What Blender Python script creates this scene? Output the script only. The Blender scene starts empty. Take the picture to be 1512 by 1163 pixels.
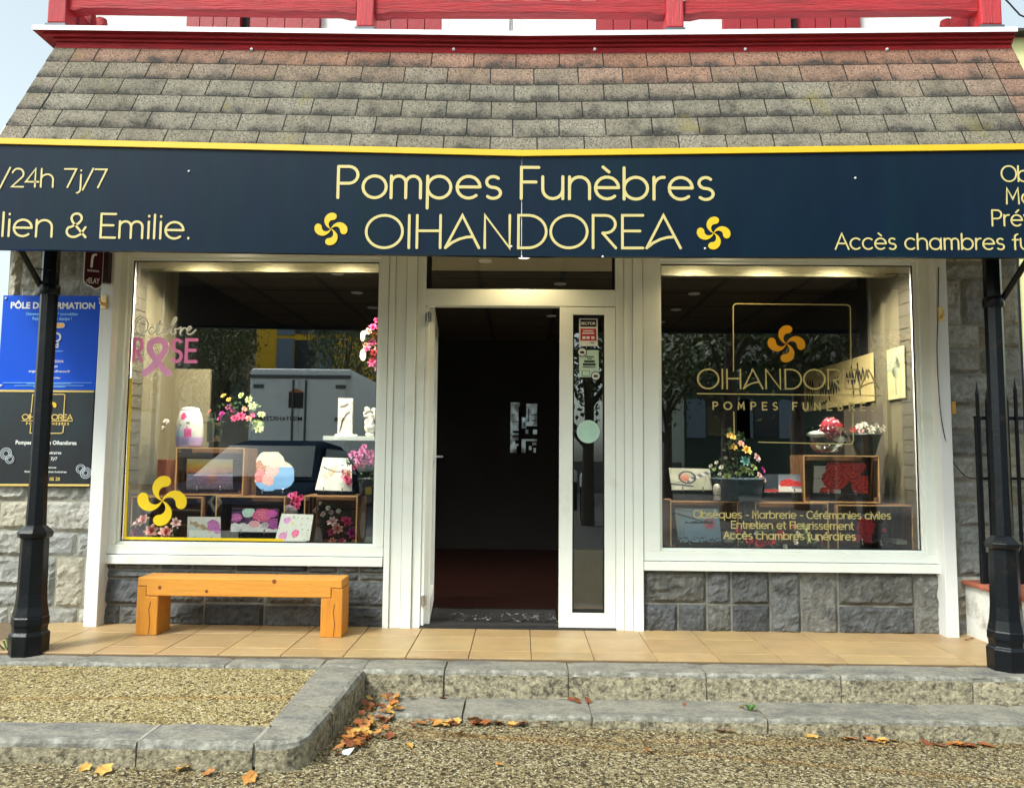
import bpy, bmesh, math, random
from math import sin, cos, pi, radians, atan2, hypot
from mathutils import Vector, Matrix, noise
random.seed(7)
SC = bpy.context.scene
COL = SC.collection
# ------------------------------------------------------------------ camera
F = 1146.0; IW, IH = 1512.0, 1163.0
CP = Vector((0.0, -5.1, 1.33))
yaw, pit, rol = 0.0135, radians(4.66), 0.0094
_f = Vector((-sin(yaw)*cos(pit), cos(yaw)*cos(pit), sin(pit)))
_r0 = Vector((cos(yaw), sin(yaw), 0)); _u0 = _r0.cross(_f)
_r = _r0*cos(rol) + _u0*sin(rol); _u = _u0*cos(rol) - _r0*sin(rol)
cam = bpy.data.objects.new('camera', bpy.data.cameras.new('camera')); COL.objects.link(cam)
cam.matrix_world = Matrix(((_r.x,_u.x,-_f.x,CP.x),(_r.y,_u.y,-_f.y,CP.y),(_r.z,_u.z,-_f.z,CP.z),(0,0,0,1)))
cam.data.sensor_width = 36; cam.data.lens = 36*F/IW
cam.data.clip_start = .05; cam.data.clip_end = 800
SC.camera = cam
# ------------------------------------------------------------------ sky, sun, exposure
SUN_EL, SUN_AZ = radians(48), radians(222)      # azimuth clockwise from +Y
w = bpy.data.worlds.new('World'); SC.world = w; w.use_nodes = True
nt = w.node_tree; nt.nodes.clear()
sky = nt.nodes.new('ShaderNodeTexSky'); sky.sky_type = 'NISHITA'; sky.sun_disc = False
sky.sun_elevation = SUN_EL; sky.sun_rotation = SUN_AZ; sky.air_density = 1.0; sky.dust_density = 4.0; sky.ozone_density = 1.5
hz = nt.nodes.new('ShaderNodeHueSaturation'); hz.inputs['Saturation'].default_value = .32
bg = nt.nodes.new('ShaderNodeBackground'); bg.inputs['Strength'].default_value = 0.14
out = nt.nodes.new('ShaderNodeOutputWorld')
nt.links.new(sky.outputs[0], hz.inputs['Color']); tn = nt.nodes.new('ShaderNodeMix'); tn.data_type = 'RGBA'; tn.blend_type = 'MULTIPLY'; tn.inputs[0].default_value = 1; tn.inputs[7].default_value = (.90, 1., .965, 1); nt.links.new(hz.outputs[0], tn.inputs[6]); nt.links.new(tn.outputs[2], bg.inputs['Color']); nt.links.new(bg.outputs[0], out.inputs[0])
sl = bpy.data.lights.new('sun', 'SUN'); sl.energy = 1.3; sl.angle = radians(10); sl.color = (1, .95, .87)
so = bpy.data.objects.new('sun', sl); COL.objects.link(so)
sd = Vector((sin(SUN_AZ)*cos(SUN_EL), cos(SUN_AZ)*cos(SUN_EL), sin(SUN_EL)))
so.rotation_euler = sd.to_track_quat('Z', 'Y').to_euler(); so.location = (0, -6, 9)
SC.view_settings.view_transform = 'Standard'; SC.view_settings.look = 'None'
SC.view_settings.exposure = 1.2; SC.view_settings.gamma = 1
SC.cycles.max_bounces = 8; SC.cycles.transparent_max_bounces = 16
SC.cycles.sample_clamp_indirect = 6
try: SC.cycles.use_denoising = True
except Exception: pass

def P(px, py, Y):                       # photo pixel -> point on the plane y = Y
    d = _f*F + _r*(px-IW/2) - _u*(py-IH/2)
    return CP + d*((Y-CP.y)/d.y)
def G(px, py, Z):                       # photo pixel -> point on the plane z = Z
    d = _f*F + _r*(px-IW/2) - _u*(py-IH/2)
    return CP + d*((Z-CP.z)/d.z)
def PX(px, Y=0, py=650): return P(px, py, Y).x
def PZ(py, Y=0, px=771): return P(px, py, Y).z

# ------------------------------------------------------------------ materials
MATS = {}
def M(name, col, rough=.6, var=.12, vs=6., col2=None, c2s=1.5, c2t=(.45,.62), bump=0., bs=60., metal=0., spec=.5, vcol=False, coat=0., stretch=None, emit=0.):
    if name in MATS: return MATS[name]
    m = bpy.data.materials.new(name); m.use_nodes = True; MATS[name] = m
    n = m.node_tree.nodes; L = m.node_tree.links
    b = n['Principled BSDF']; tc = n.new('ShaderNodeTexCoord'); src = tc.outputs['Object']
    if stretch:
        mp = n.new('ShaderNodeMapping'); mp.inputs['Scale'].default_value = stretch; L.new(src, mp.inputs[0]); src = mp.outputs[0]
    if vcol:
        a = n.new('ShaderNodeAttribute'); a.attribute_name = 'Col'; c = a.outputs['Color']
    else:
        a = n.new('ShaderNodeRGB'); a.outputs[0].default_value = (*col, 1); c = a.outputs[0]
    if col2:
        z = n.new('ShaderNodeTexNoise'); z.inputs['Scale'].default_value = c2s; z.inputs['Detail'].default_value = 8; z.inputs['Roughness'].default_value = .65
        L.new(src, z.inputs['Vector'])
        r = n.new('ShaderNodeMapRange'); r.inputs[1].default_value, r.inputs[2].default_value = c2t; L.new(z.outputs['Fac'], r.inputs[0])
        mx = n.new('ShaderNodeMix'); mx.data_type = 'RGBA'; L.new(r.outputs[0], mx.inputs[0]); L.new(c, mx.inputs[6]); mx.inputs[7].default_value = (*col2, 1); c = mx.outputs[2]
    if var:
        z = n.new('ShaderNodeTexNoise'); z.inputs['Scale'].default_value = vs; z.inputs['Detail'].default_value = 7; z.inputs['Roughness'].default_value = .7
        L.new(src, z.inputs['Vector'])
        r = n.new('ShaderNodeMapRange'); r.inputs[1].default_value = .3; r.inputs[2].default_value = .7; r.inputs[3].default_value = 1-var; r.inputs[4].default_value = 1+var
        L.new(z.outputs['Fac'], r.inputs[0])
        h = n.new('ShaderNodeHueSaturation'); L.new(c, h.inputs['Color']); L.new(r.outputs[0], h.inputs['Value']); c = h.outputs[0]
    L.new(c, b.inputs['Base Color'])
    b.inputs['Roughness'].default_value = rough; b.inputs['Metallic'].default_value = metal
    b.inputs['Specular IOR Level'].default_value = spec; b.inputs['Coat Weight'].default_value = coat; b.inputs['Coat Roughness'].default_value = .08
    if emit: L.new(c, b.inputs['Emission Color']); b.inputs['Emission Strength'].default_value = emit
    if bump:
        z = n.new('ShaderNodeTexNoise'); z.inputs['Scale'].default_value = bs; z.inputs['Detail'].default_value = 8; z.inputs['Roughness'].default_value = .65
        L.new(src, z.inputs['Vector'])
        bp = n.new('ShaderNodeBump'); bp.inputs['Strength'].default_value = bump; bp.inputs['Distance'].default_value = .02
        L.new(z.outputs['Fac'], bp.inputs['Height']); L.new(bp.outputs[0], b.inputs['Normal'])
    return m
def ramp(n, stops, interp='LINEAR'):
    r = n.new('ShaderNodeValToRGB'); r.color_ramp.interpolation = interp
    e = r.color_ramp.elements
    while len(e) < len(stops): e.new(.5)
    for k, (p, c) in enumerate(stops): e[k].position = p; e[k].color = (*c, 1)
    return r
def gravel(name, cols, scale, tint, ts=1.2, stain=None, bump=.6):
    m = bpy.data.materials.new(name); m.use_nodes = True
    n = m.node_tree.nodes; L = m.node_tree.links; b = n['Principled BSDF']
    tc = n.new('ShaderNodeTexCoord')
    nz = n.new('ShaderNodeTexNoise'); nz.inputs['Scale'].default_value = 45; nz.inputs['Detail'].default_value = 2; L.new(tc.outputs['Object'], nz.inputs[0])
    wp = n.new('ShaderNodeMix'); wp.data_type = 'RGBA'; wp.blend_type = 'LINEAR_LIGHT'; wp.inputs[0].default_value = .012
    L.new(tc.outputs['Object'], wp.inputs[6]); L.new(nz.outputs['Color'], wp.inputs[7])
    v = n.new('ShaderNodeTexVoronoi'); v.inputs['Scale'].default_value = scale; L.new(wp.outputs[2], v.inputs[0])
    e = n.new('ShaderNodeTexVoronoi'); e.feature = 'DISTANCE_TO_EDGE'; e.inputs['Scale'].default_value = scale; L.new(wp.outputs[2], e.inputs[0])
    s = n.new('ShaderNodeSeparateColor'); L.new(v.outputs['Color'], s.inputs[0])
    r = ramp(n, cols, 'CONSTANT'); L.new(s.outputs[0], r.inputs[0])
    big = n.new('ShaderNodeTexNoise'); big.inputs['Scale'].default_value = ts; big.inputs['Detail'].default_value = 8; big.inputs['Roughness'].default_value = .7; L.new(tc.outputs['Object'], big.inputs[0])
    br = n.new('ShaderNodeMapRange'); br.inputs[1].default_value = .48; br.inputs[2].default_value = .7; br.inputs[4].default_value = .55; L.new(big.outputs[0], br.inputs[0])
    mx = n.new('ShaderNodeMix'); mx.data_type = 'RGBA'; mx.blend_type = 'MULTIPLY'; L.new(br.outputs[0], mx.inputs[0]); L.new(r.outputs[0], mx.inputs[6]); mx.inputs[7].default_value = (*tint, 1)
    er = n.new('ShaderNodeMapRange'); er.inputs[1].default_value = .02; er.inputs[2].default_value = .16; er.inputs[3].default_value = .22; L.new(e.outputs['Distance'], er.inputs[0])
    if stain:                                   # rusty drip lines worn into the ground: (slope, offset, half width, amount)
        sx = n.new('ShaderNodeSeparateXYZ'); L.new(tc.outputs['Object'], sx.inputs[0]); cur = mx.outputs[2]
        for a_, b_, hw, am in stain:
            q = n.new('ShaderNodeMath'); q.operation = 'MULTIPLY_ADD'; q.inputs[1].default_value = -a_; L.new(sx.outputs[0], q.inputs[0]); L.new(sx.outputs[1], q.inputs[2])
            q2 = n.new('ShaderNodeMath'); q2.operation = 'MULTIPLY_ADD'; q2.inputs[1].default_value = .07; q2.inputs[2].default_value = -b_-.035; L.new(big.outputs[0], q2.inputs[0])
            q3 = n.new('ShaderNodeMath'); q3.operation = 'ADD'; L.new(q.outputs[0], q3.inputs[0]); L.new(q2.outputs[0], q3.inputs[1])
            q4 = n.new('ShaderNodeMath'); q4.operation = 'ABSOLUTE'; L.new(q3.outputs[0], q4.inputs[0])
            q5 = n.new('ShaderNodeMapRange'); q5.inputs[1].default_value = hw; q5.inputs[2].default_value = 0; q5.inputs[4].default_value = am; L.new(q4.outputs[0], q5.inputs[0])
            q6 = n.new('ShaderNodeMix'); q6.data_type = 'RGBA'; q6.blend_type = 'MULTIPLY'; L.new(q5.outputs[0], q6.inputs[0]); L.new(cur, q6.inputs[6]); q6.inputs[7].default_value = (.95,.60,.20,1); cur = q6.outputs[2]
    else: cur = mx.outputs[2]
    h = n.new('ShaderNodeHueSaturation'); L.new(cur, h.inputs['Color']); L.new(er.outputs[0], h.inputs['Value']); L.new(h.outputs[0], b.inputs['Base Color'])
    hm = n.new('ShaderNodeMath'); hm.operation = 'ADD'; L.new(er.outputs[0], hm.inputs[0]); L.new(s.outputs[1], hm.inputs[1])
    bp = n.new('ShaderNodeBump'); bp.inputs['Strength'].default_value = bump; bp.inputs['Distance'].default_value = .005; L.new(hm.outputs[0], bp.inputs['Height']); L.new(bp.outputs[0], b.inputs['Normal'])
    b.inputs['Roughness'].default_value = .7; b.inputs['Specular IOR Level'].default_value = .35
    return m
def glass(name, base, gain, tint=(1,1,1)):
    m = bpy.data.materials.new(name); m.use_nodes = True
    n = m.node_tree.nodes; L = m.node_tree.links; n.clear()
    o = n.new('ShaderNodeOutputMaterial'); mx = n.new('ShaderNodeMixShader'); t = n.new('ShaderNodeBsdfTransparent'); g = n.new('ShaderNodeBsdfGlossy')
    t.inputs[0].default_value = (*tint, 1); g.inputs['Roughness'].default_value = 0.0; g.inputs[0].default_value = (.95,.98,1,1)
    fr = n.new('ShaderNodeFresnel'); fr.inputs[0].default_value = 1.5
    ma = n.new('ShaderNodeMath'); ma.operation = 'MULTIPLY_ADD'; ma.use_clamp = True; ma.inputs[1].default_value = gain; ma.inputs[2].default_value = base
    L.new(fr.outputs[0], ma.inputs[0]); L.new(ma.outputs[0], mx.inputs[0]); L.new(t.outputs[0], mx.inputs[1]); L.new(g.outputs[0], mx.inputs[2]); L.new(mx.outputs[0], o.inputs[0])
    return m
def emitter(name, col, s):
    m = bpy.data.materials.new(name); m.use_nodes = True
    b = m.node_tree.nodes['Principled BSDF']; b.inputs['Base Color'].default_value = (*col,1); b.inputs['Emission Color'].default_value = (*col,1); b.inputs['Emission Strength'].default_value = s
    return m
# ------------------------------------------------------------------ mesh builder
ORG = {}
def org(o): return ORG.get(o.name, Vector((0,0,0))) if o else Vector((0,0,0))
class MB:
    def __init__(s): s.v=[]; s.f=[]; s.m=[]; s.c=[]; s.s=[]
    def add(s, vs, fs, m=0, c=None, sm=False):
        k = len(s.v); s.v += [Vector(p) for p in vs]
        for i, f in enumerate(fs):
            s.f.append([k+j for j in f]); s.m.append(m); s.s.append(sm)
            s.c.append(c[i] if isinstance(c, list) else c)
    def box(s, x0,x1,y0,y1,z0,z1, m=0, c=None, T=None):
        vs = [Vector(p) for p in ((x0,y0,z0),(x1,y0,z0),(x1,y1,z0),(x0,y1,z0),(x0,y0,z1),(x1,y0,z1),(x1,y1,z1),(x0,y1,z1))]
        if T: vs = [T @ p for p in vs]
        s.add(vs, [(0,3,2,1),(4,5,6,7),(0,1,5,4),(1,2,6,5),(2,3,7,6),(3,0,4,7)], m, c)
    def quad(s, a,b,c_,d, m=0, c=None): s.add([a,b,c_,d], [(0,1,2,3)], m, c)
    def prism(s, poly, y0, y1, m=0, c=None, T=None):       # poly in x,z ccw seen from -y
        n = len(poly); vs = [Vector((x,y0,z)) for x,z in poly] + [Vector((x,y1,z)) for x,z in poly]
        if T: vs = [T @ p for p in vs]
        s.add(vs, [tuple(range(n)), tuple(range(2*n-1, n-1, -1))] + [(i, n+i, n+(i+1)%n, (i+1)%n) for i in range(n)], m, c)
    def tube(s, pts, r, n=8, m=0, c=None, cap=True, sm=True):
        pts = [Vector(p) for p in pts]; rs = r if isinstance(r, (list,tuple)) else [r]*len(pts)
        vs = []; up = None
        for i, p in enumerate(pts):
            d = (pts[min(i+1,len(pts)-1)] - pts[max(i-1,0)]).normalized()
            if up is None: up = Vector((0,0,1)) if abs(d.z) < .9 else Vector((0,1,0))
            a = d.cross(up).normalized(); b = a.cross(d).normalized(); up = b
            for k in range(n): vs.append(p + (a*cos(2*pi*k/n) + b*sin(2*pi*k/n))*rs[i])
        fs = [(i*n+k, i*n+(k+1)%n, (i+1)*n+(k+1)%n, (i+1)*n+k) for i in range(len(pts)-1) for k in range(n)]
        s.add(vs, fs, m, c, sm)
        if cap: s.add(vs[:n], [tuple(range(n-1,-1,-1))], m, c); s.add(vs[-n:], [tuple(range(n))], m, c)
    def lathe(s, prof, o=(0,0,0), n=24, m=0, c=None, sm=True, a0=0.):   # prof: (r, z)
        o = Vector(o); vs = [o + Vector((r*cos(2*pi*k/n+a0), r*sin(2*pi*k/n+a0), z)) for r, z in prof for k in range(n)]
        fs = [(i*n+k, i*n+(k+1)%n, (i+1)*n+(k+1)%n, (i+1)*n+k) for i in range(len(prof)-1) for k in range(n)]
        s.add(vs, fs, m, c, sm)
        if prof[0][0] > 1e-4: s.add(vs[:n], [tuple(range(n-1,-1,-1))], m, c)
        if prof[-1][0] > 1e-4: s.add(vs[-n:], [tuple(range(n))], m, c)
    def ball(s, o, r, n=10, m=0, c=None, sc=(1,1,1), T=None):
        vs = []; o = Vector(o)
        for i in range(n+1):
            for k in range(2*n):
                t = pi*i/n; p = Vector((sin(t)*cos(pi*k/n)*r*sc[0], sin(t)*sin(pi*k/n)*r*sc[1], -cos(t)*r*sc[2]))
                vs.append(o + (T @ p if T else p))
        N = 2*n
        s.add(vs, [(i*N+k, i*N+(k+1)%N, (i+1)*N+(k+1)%N, (i+1)*N+k) for i in range(n) for k in range(N)], m, c, True)
    def ribbon(s, pts, w, f, m=0, c=None, dep=.003, closed=False, off=0.):   # flat stroke with round ends; f maps (x,z,dy)->point
        P2 = [Vector((p[0], p[1])) for p in pts]
        if not closed:
            def cap(a, b):
                d = (a-b).normalized(); q = Vector((-d.y, d.x))
                return [(a + (q*cos(t)+d*sin(t))*w/2, a + (-q*cos(t)+d*sin(t))*w/2) for t in (radians(78),radians(45),radians(15))]
            st = cap(P2[0], P2[1]); en = cap(P2[-1], P2[-2])
        Lf, Rt = [], []
        N = len(P2)
        for i in range(N):
            if closed: a, b = P2[i-1], P2[(i+1)%N]
            else: a, b = P2[max(i-1,0)], P2[min(i+1,N-1)]
            d1 = (P2[i]-a).normalized() if (P2[i]-a).length > 1e-9 else (b-P2[i]).normalized()
            d2 = (b-P2[i]).normalized() if (b-P2[i]).length > 1e-9 else d1
            d = (d1+d2); d = d.normalized() if d.length > 1e-6 else d1
            q = Vector((-d.y, d.x)); k = 1/max(.5, (d.dot(d2)))
            Lf.append(P2[i]+q*w/2*k); Rt.append(P2[i]-q*w/2*k)
        if not closed:
            # caps: left side of a forward stroke is q ; the start cap was built looking backwards
            Lf = [b for a, b in st] + Lf + [a for a, b in reversed(en)]
            Rt = [a for a, b in st] + Rt + [b for a, b in reversed(en)]
        n = len(Lf)
        vs = [f(p.x,p.y,-dep-off) for p in Lf] + [f(p.x,p.y,-dep-off) for p in Rt] + [f(p.x,p.y,0) for p in Lf] + [f(p.x,p.y,0) for p in Rt]
        fs = []
        for i in range(n if closed else n-1):
            j = (i+1) % n
            fs += [(n+i, n+j, j, i), (i, j, 2*n+j, 2*n+i), (3*n+i, 3*n+j, n+j, n+i)]
        s.add(vs, fs, m, c)
    def text(s, txt, size, f, x, z, m=0, c=None, align='CENTER', bold=0., sx=1., off=0.):
        cu = bpy.data.curves.new('t', 'FONT'); cu.body = txt; cu.size = size; cu.align_x = align; cu.offset = bold*size; cu.resolution_u = 4
        o = bpy.data.objects.new('t', cu); COL.objects.link(o)
        me = o.to_mesh(depsgraph=None) if False else bpy.data.meshes.new_from_object(o)
        vs = [f(x + p.co.x*sx, z + p.co.y, -off) for p in me.vertices]
        s.add(vs, [tuple(p.vertices) for p in me.polygons], m, c)
        bpy.data.objects.remove(o); bpy.data.curves.remove(cu); bpy.data.meshes.remove(me)
    def mesh(s, name, mats, o=Vector((0,0,0))):
        me = bpy.data.meshes.new(name); me.from_pydata([p-o for p in s.v], [], s.f)
        for mt in (mats if isinstance(mats, (list,tuple)) else [mats]): me.materials.append(mt)
        me.polygons.foreach_set('material_index', s.m); me.polygons.foreach_set('use_smooth', s.s)
        if any(x is not None for x in s.c):
            at = me.color_attributes.new('Col', 'FLOAT_COLOR', 'CORNER'); buf = []
            for f, c in zip(s.f, s.c):
                if c is None: c = (1,1,1,1)
                if isinstance(c[0], (tuple,list)):
                    for q in c: buf += [*q[:3], q[3] if len(q) > 3 else 1]
                else: buf += [*c[:3], c[3] if len(c) > 3 else 1]*len(f)
            at.data.foreach_set('color', buf)
        me.update(); return me
    def build(s, name, mats, parent=None, bevel=0., seg=2, at=None, merge=False):
        o_ = Vector(at) if at is not None else org(parent)
        me = s.mesh(name, mats, o_); o = bpy.data.objects.new(name, me); COL.objects.link(o)
        if parent: o.parent = parent; ORG[o.name] = org(parent)
        else: o.location = o_; ORG[o.name] = o_
        if bevel:
            b = o.modifiers.new('bevel', 'BEVEL'); b.width = bevel; b.segments = seg; b.limit_method = 'ANGLE'; b.angle_limit = radians(40); b.harden_normals = False
        return o
def tag(o, label, cat, group=None, kind=None):
    o['label'] = label
    o['category'] = cat
    if group: o['group'] = group
    if kind: o['kind'] = kind
    return o
def thing(name, label, cat, loc=(0,0,0), rz=0., group=None, local=False):
    o = bpy.data.objects.new(name, None); COL.objects.link(o); o.location = loc; o.rotation_euler.z = rz; o.empty_display_size = .1
    ORG[o.name] = Vector((0,0,0)) if local else Vector(loc)
    return tag(o, label, cat, group)
def struct(o): o['kind'] = 'structure'; return o
def clone(root, loc, rz=None, label=None, group=None):
    def cp(o, par):
        c = o.copy(); COL.objects.link(c); c.parent = par; ORG[c.name] = org(o)
        for ch in [k for k in list(o.children)]: cp(ch, c)
        return c
    r = cp(root, None); r.location = loc
    if rz is not None: r.rotation_euler.z = rz
    if label: r['label'] = label
    if group: r['group'] = group
    return r
def hx(r, g, b):                        # display colour -> linear
    q = lambda v: (v/255/12.92) if v <= 10 else ((v/255+.055)/1.055)**2.4
    return (q(r), q(g), q(b))
def lerp(a, b, t): return a + (b-a)*t
def smooth(t): t = max(0, min(1, t)); return t*t*(3-2*t)
def catmull(pts, k=6, closed=True):
    o = []; n = len(pts)
    for i in range(n if closed else n-1):
        g = (lambda j: Vector(pts[j % n])) if closed else (lambda j: Vector(pts[max(0, min(n-1, j))]))
        a, b, c, d = g(i-1), g(i), g(i+1), g(i+2)
        for s_ in range(k):
            t = s_/k; o.append(.5*((2*b) + (c-a)*t + (2*a-5*b+4*c-d)*t*t + (3*b-a-3*c+d)*t**3))
    if not closed: o.append(Vector(pts[-1]))
    return o
# ------------------------------------------------------------------ rounded stroke lettering
def A(cx, cy, rx, ry, a0, a1, n=None):
    n = n or max(4, int(abs(a1-a0)/18))
    return [(cx+rx*cos(radians(a0+(a1-a0)*i/n)), cy+ry*sin(radians(a0+(a1-a0)*i/n))) for i in range(n+1)]
_bowl = A(.42,.35,.35,.35,0,342,20)
def dot(x, z): return [(x, z-.012), (x, z+.012)]
_e = [[(.1,.36),(.76,.36)], A(.42,.35,.345,.35,2,312,16)]
GL = {
 'a': (.92, [('o',_bowl), [(.77,.7),(.77,0)]]), 'b': (.88, [('o',_bowl), [(.07,1),(.07,0)]]), 'c': (.78, [A(.42,.35,.35,.35,48,312,14)]),
 'd': (.92, [('o',_bowl), [(.77,1),(.77,0)]]), 'e': (.86, _e), 'è': (.86, _e+[[(.3,1.02),(.48,.86)]]), 'é': (.86, _e+[[(.56,1.02),(.38,.86)]]),
 'f': (.46, [[(.18,0),(.18,.78)] + A(.38,.78,.2,.2,180,95), [(.03,.62),(.38,.62)]]),
 'h': (.78, [[(.08,1),(.08,0)], [(.08,.36)] + A(.38,.4,.3,.3,172,0) + [(.68,0)]]), 'i': (.22, [[(.1,.7),(.1,0)], dot(.1,.93)]),
 'j': (.3, [[(.2,.7),(.2,-.1)] + A(.02,-.1,.18,.2,0,-85), dot(.2,.93)]), 'l': (.24, [[(.1,1),(.1,.0)]]),
 'm': (1.1, [[(.08,.7),(.08,0)], [(.08,.45)] + A(.3,.47,.22,.23,175,0) + [(.52,0)], [(.52,.45)] + A(.74,.47,.22,.23,175,0) + [(.96,0)]]),
 'n': (.78, [[(.08,.7),(.08,0)], [(.08,.36)] + A(.38,.4,.3,.3,172,0) + [(.68,0)]]), 'o': (.84, [('o',_bowl)]),
 'p': (.88, [('o',_bowl), [(.07,.7),(.07,-.32)]]), 'q': (.92, [('o',_bowl), [(.77,.7),(.77,-.32)]]), 'r': (.46, [[(.08,.7),(.08,0)], [(.08,.4)] + A(.35,.4,.27,.3,178,82)]),
 's': (.62, [A(.3,.525,.2,.175,42,270) + A(.3,.175,.22,.175,88,-140)]), 't': (.46, [[(.18,.95),(.18,.18)] + A(.36,.18,.18,.18,180,275), [(.02,.68),(.38,.68)]]),
 'u': (.8, [[(.08,.7),(.08,.32)] + A(.38,.31,.3,.31,180,360) + [(.68,.4)], [(.68,.7),(.68,0)]]), 'v': (.68, [[(.04,.7),(.34,0),(.64,.7)]]),
 'y': (.68, [[(.04,.7),(.34,0)], [(.64,.7),(.22,-.32)]]),
 'P': (.78, [[(.1,0),(.1,1)], [(.1,1),(.4,1)] + A(.42,.73,.27,.27,90,-90) + [(.1,.46)]]), 'F': (.66, [[(.62,1),(.1,1),(.1,0)], [(.1,.53),(.54,.53)]]),
 'O': (1.1, [('o', A(.54,.5,.5,.5,0,348,28))]), 'I': (.24, [[(.12,0),(.12,1)]]), 'H': (.86, [[(.1,0),(.1,1)], [(.74,0),(.74,1)], [(.1,.52),(.74,.52)]]),
 'A': (.9, [[(.02,0),(.44,1),(.86,0)], [(.18,.36),(.7,.36)]]), 'Λ': (1.0, [[(.02,0),(.48,1),(.94,0)], [(.02,0),(.2,.16),(.4,.27),(.6,.33),(.78,.34)]]),
 'N': (.92, [[(.1,0),(.1,1),(.78,0),(.78,1)]]), 'D': (.94, [('o', [(.36,1),(.1,1),(.1,0),(.36,0)] + A(.36,.5,.5,.5,-84,84,14))]),
 'R': (.8, [[(.1,0),(.1,1),(.42,1)] + A(.44,.73,.27,.27,90,-90) + [(.36,.46)], [(.36,.46),(.72,0)]]), 'E': (.74, [[(.66,1),(.1,1),(.1,0),(.66,0)], [(.1,.52),(.58,.52)]]),
 'M': (.98, [[(.1,0),(.14,1),(.48,.3),(.82,1),(.86,0)]]), 'C': (.9, [A(.52,.5,.46,.5,48,312,16)]), 'S': (.66, [A(.32,.74,.24,.26,40,270) + A(.32,.24,.26,.24,88,-140)]),
 'B': (.72, [[(.1,.5),(.1,1),(.34,1)] + A(.36,.76,.22,.24,88,-88) + [(.1,.52)], [(.34,.52)] + A(.36,.26,.26,.26,84,-90) + [(.1,0),(.1,.5)]]), 'U': (.8, [[(.1,1),(.1,.34)] + A(.4,.34,.3,.34,180,360) + [(.7,1)]]),
 'È': (.74, [[(.66,1),(.1,1),(.1,0),(.66,0)], [(.1,.52),(.58,.52)], [(.26,1.28),(.42,1.13)]]),
 '2': (.7, [A(.34,.7,.28,.3,165,-28,12) + [(.06,0),(.64,0)]]), '4': (.74, [[(.52,0),(.52,1),(.05,.28),(.7,.28)]]), '7': (.66, [[(.04,1),(.62,1),(.22,0)]]),
 '/': (.56, [[(.03,-.12),(.5,1.04)]]), '.': (.2, [dot(.1,.03)]), '-': (.5, [[(.08,.38),(.42,.38)]]), "'": (.2, [[(.1,1),(.1,.82)]]), ' ': (.42, []),
 '&': (.86, [[(.8,0),(.26,.66)] + A(.42,.8,.2,.2,215,-35,10) + [(.5,.58),(.2,.42)] + A(.32,.24,.26,.24,135,300,8) + [(.6,.12),(.78,.42)]]),
}
def stroke_text(mb, txt, x0, x1, z0, h, w, f, m=0, c=None, slope=0., track=0., dep=.003):
    """x1 None: natural width; otherwise the text is spread over x0..x1"""
    adv = [GL[ch][0] for ch in txt]; nat = (sum(adv) + track*(len(txt)-1))*h
    sx = 1. if x1 is None else (x1-x0)/nat
    x = x0; k = 0
    for ch, a in zip(txt, adv):
        for st in GL[ch][1]:
            cl = isinstance(st, tuple); pts = st[1] if cl else st
            q = [(x + p[0]*h*sx, z0 + p[1]*h + slope*(x + p[0]*h*sx - x0)) for p in pts]
            mb.ribbon(q, w, f, m, c, dep, closed=cl, off=(k % 5)*.00035); k += 1
        x += (a+track)*h*sx
    return x
LAUB = [(0,0),(-.2,.1),(-.36,.3),(-.41,.52),(-.34,.76),(-.16,.94),(.05,.99),(.23,.94),(.32,.81),(.29,.66),(.18,.57),(.02,.54),(-.1,.45),(-.15,.3),(-.11,.14)]
def lauburu(mb, cx, cz, R, f, m=0, c=None, dep=.003):
    for k in range(4):
        a = k*pi/2
        poly = [(cx + R*(p.x*cos(a)-p.y*sin(a)), cz + R*(p.x*sin(a)+p.y*cos(a))) for p in catmull(LAUB, 4)]
        n = len(poly); poly = poly[::-1]
        vs = [f(x, z, -dep-.0003*k) for x, z in poly] + [f(x, z, 0) for x, z in poly]
        mb.add(vs, [tuple(range(n))] + [(i, n+i, n+(i+1)%n, (i+1)%n) for i in range(n)], m, c)
def flat(Y, sign=1): return lambda x, z, dy: Vector((x, Y+dy*sign, z))
# ------------------------------------------------------------------ shared materials
m_white = M('white_paint', (.80,.83,.78), rough=.38, var=.04, vs=3, col2=(.62,.61,.52), c2s=2.2, c2t=(.58,.8), bump=.015, bs=120)
m_postw = M('white_gloss_paint', (.70,.71,.70), rough=.4, var=.03, vs=4, bump=.03, bs=30)
m_black = M('black_iron', (.004,.0055,.008), rough=.3, var=.25, vs=14, col2=(.03,.022,.015), c2s=9, c2t=(.58,.75), bump=.12, bs=45, spec=.3)
m_dark = M('dark_void', (.006,.006,.006), rough=.9, var=0)
m_red = M('weathered_red_paint', (.43,.010,.019), rough=.5, var=.22, vs=5, col2=(.22,.006,.012), c2s=4, c2t=(.48,.7), bump=.8, bs=16, stretch=(.6,6,9))
m_redv = M('weathered_red_posts', (.43,.010,.019), rough=.5, var=.22, vs=5, col2=(.33,.012,.02), c2s=4, c2t=(.5,.72), bump=.5, bs=16, stretch=(9,6,.6))
m_shut = M('shutter_red', (.27,.010,.018), rough=.55, var=.15, vs=6, bump=.15, bs=25)
m_render = M('white_render', (.62,.66,.64), rough=.85, var=.05, vs=2, bump=.25, bs=90)
m_beige = M('beige_plaster', (.17,.15,.08), rough=.85, var=.08, vs=2.5, bump=.15, bs=70)
m_soffit = M('cream_soffit', (.66,.58,.40), rough=.7, var=.06)
m_stone = M('rock_faced_stone', (1,1,1), rough=.8, vcol=True, var=.38, vs=26, col2=(.10,.095,.07), c2s=5, c2t=(.56,.78), bump=.35, bs=55)
m_dkstone = M('dark_rock_faced_stone', (1,1,1), rough=.6, vcol=True, var=.5, vs=24, col2=(.035,.037,.038), c2s=7, c2t=(.5,.68), bump=.6, bs=60)
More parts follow.
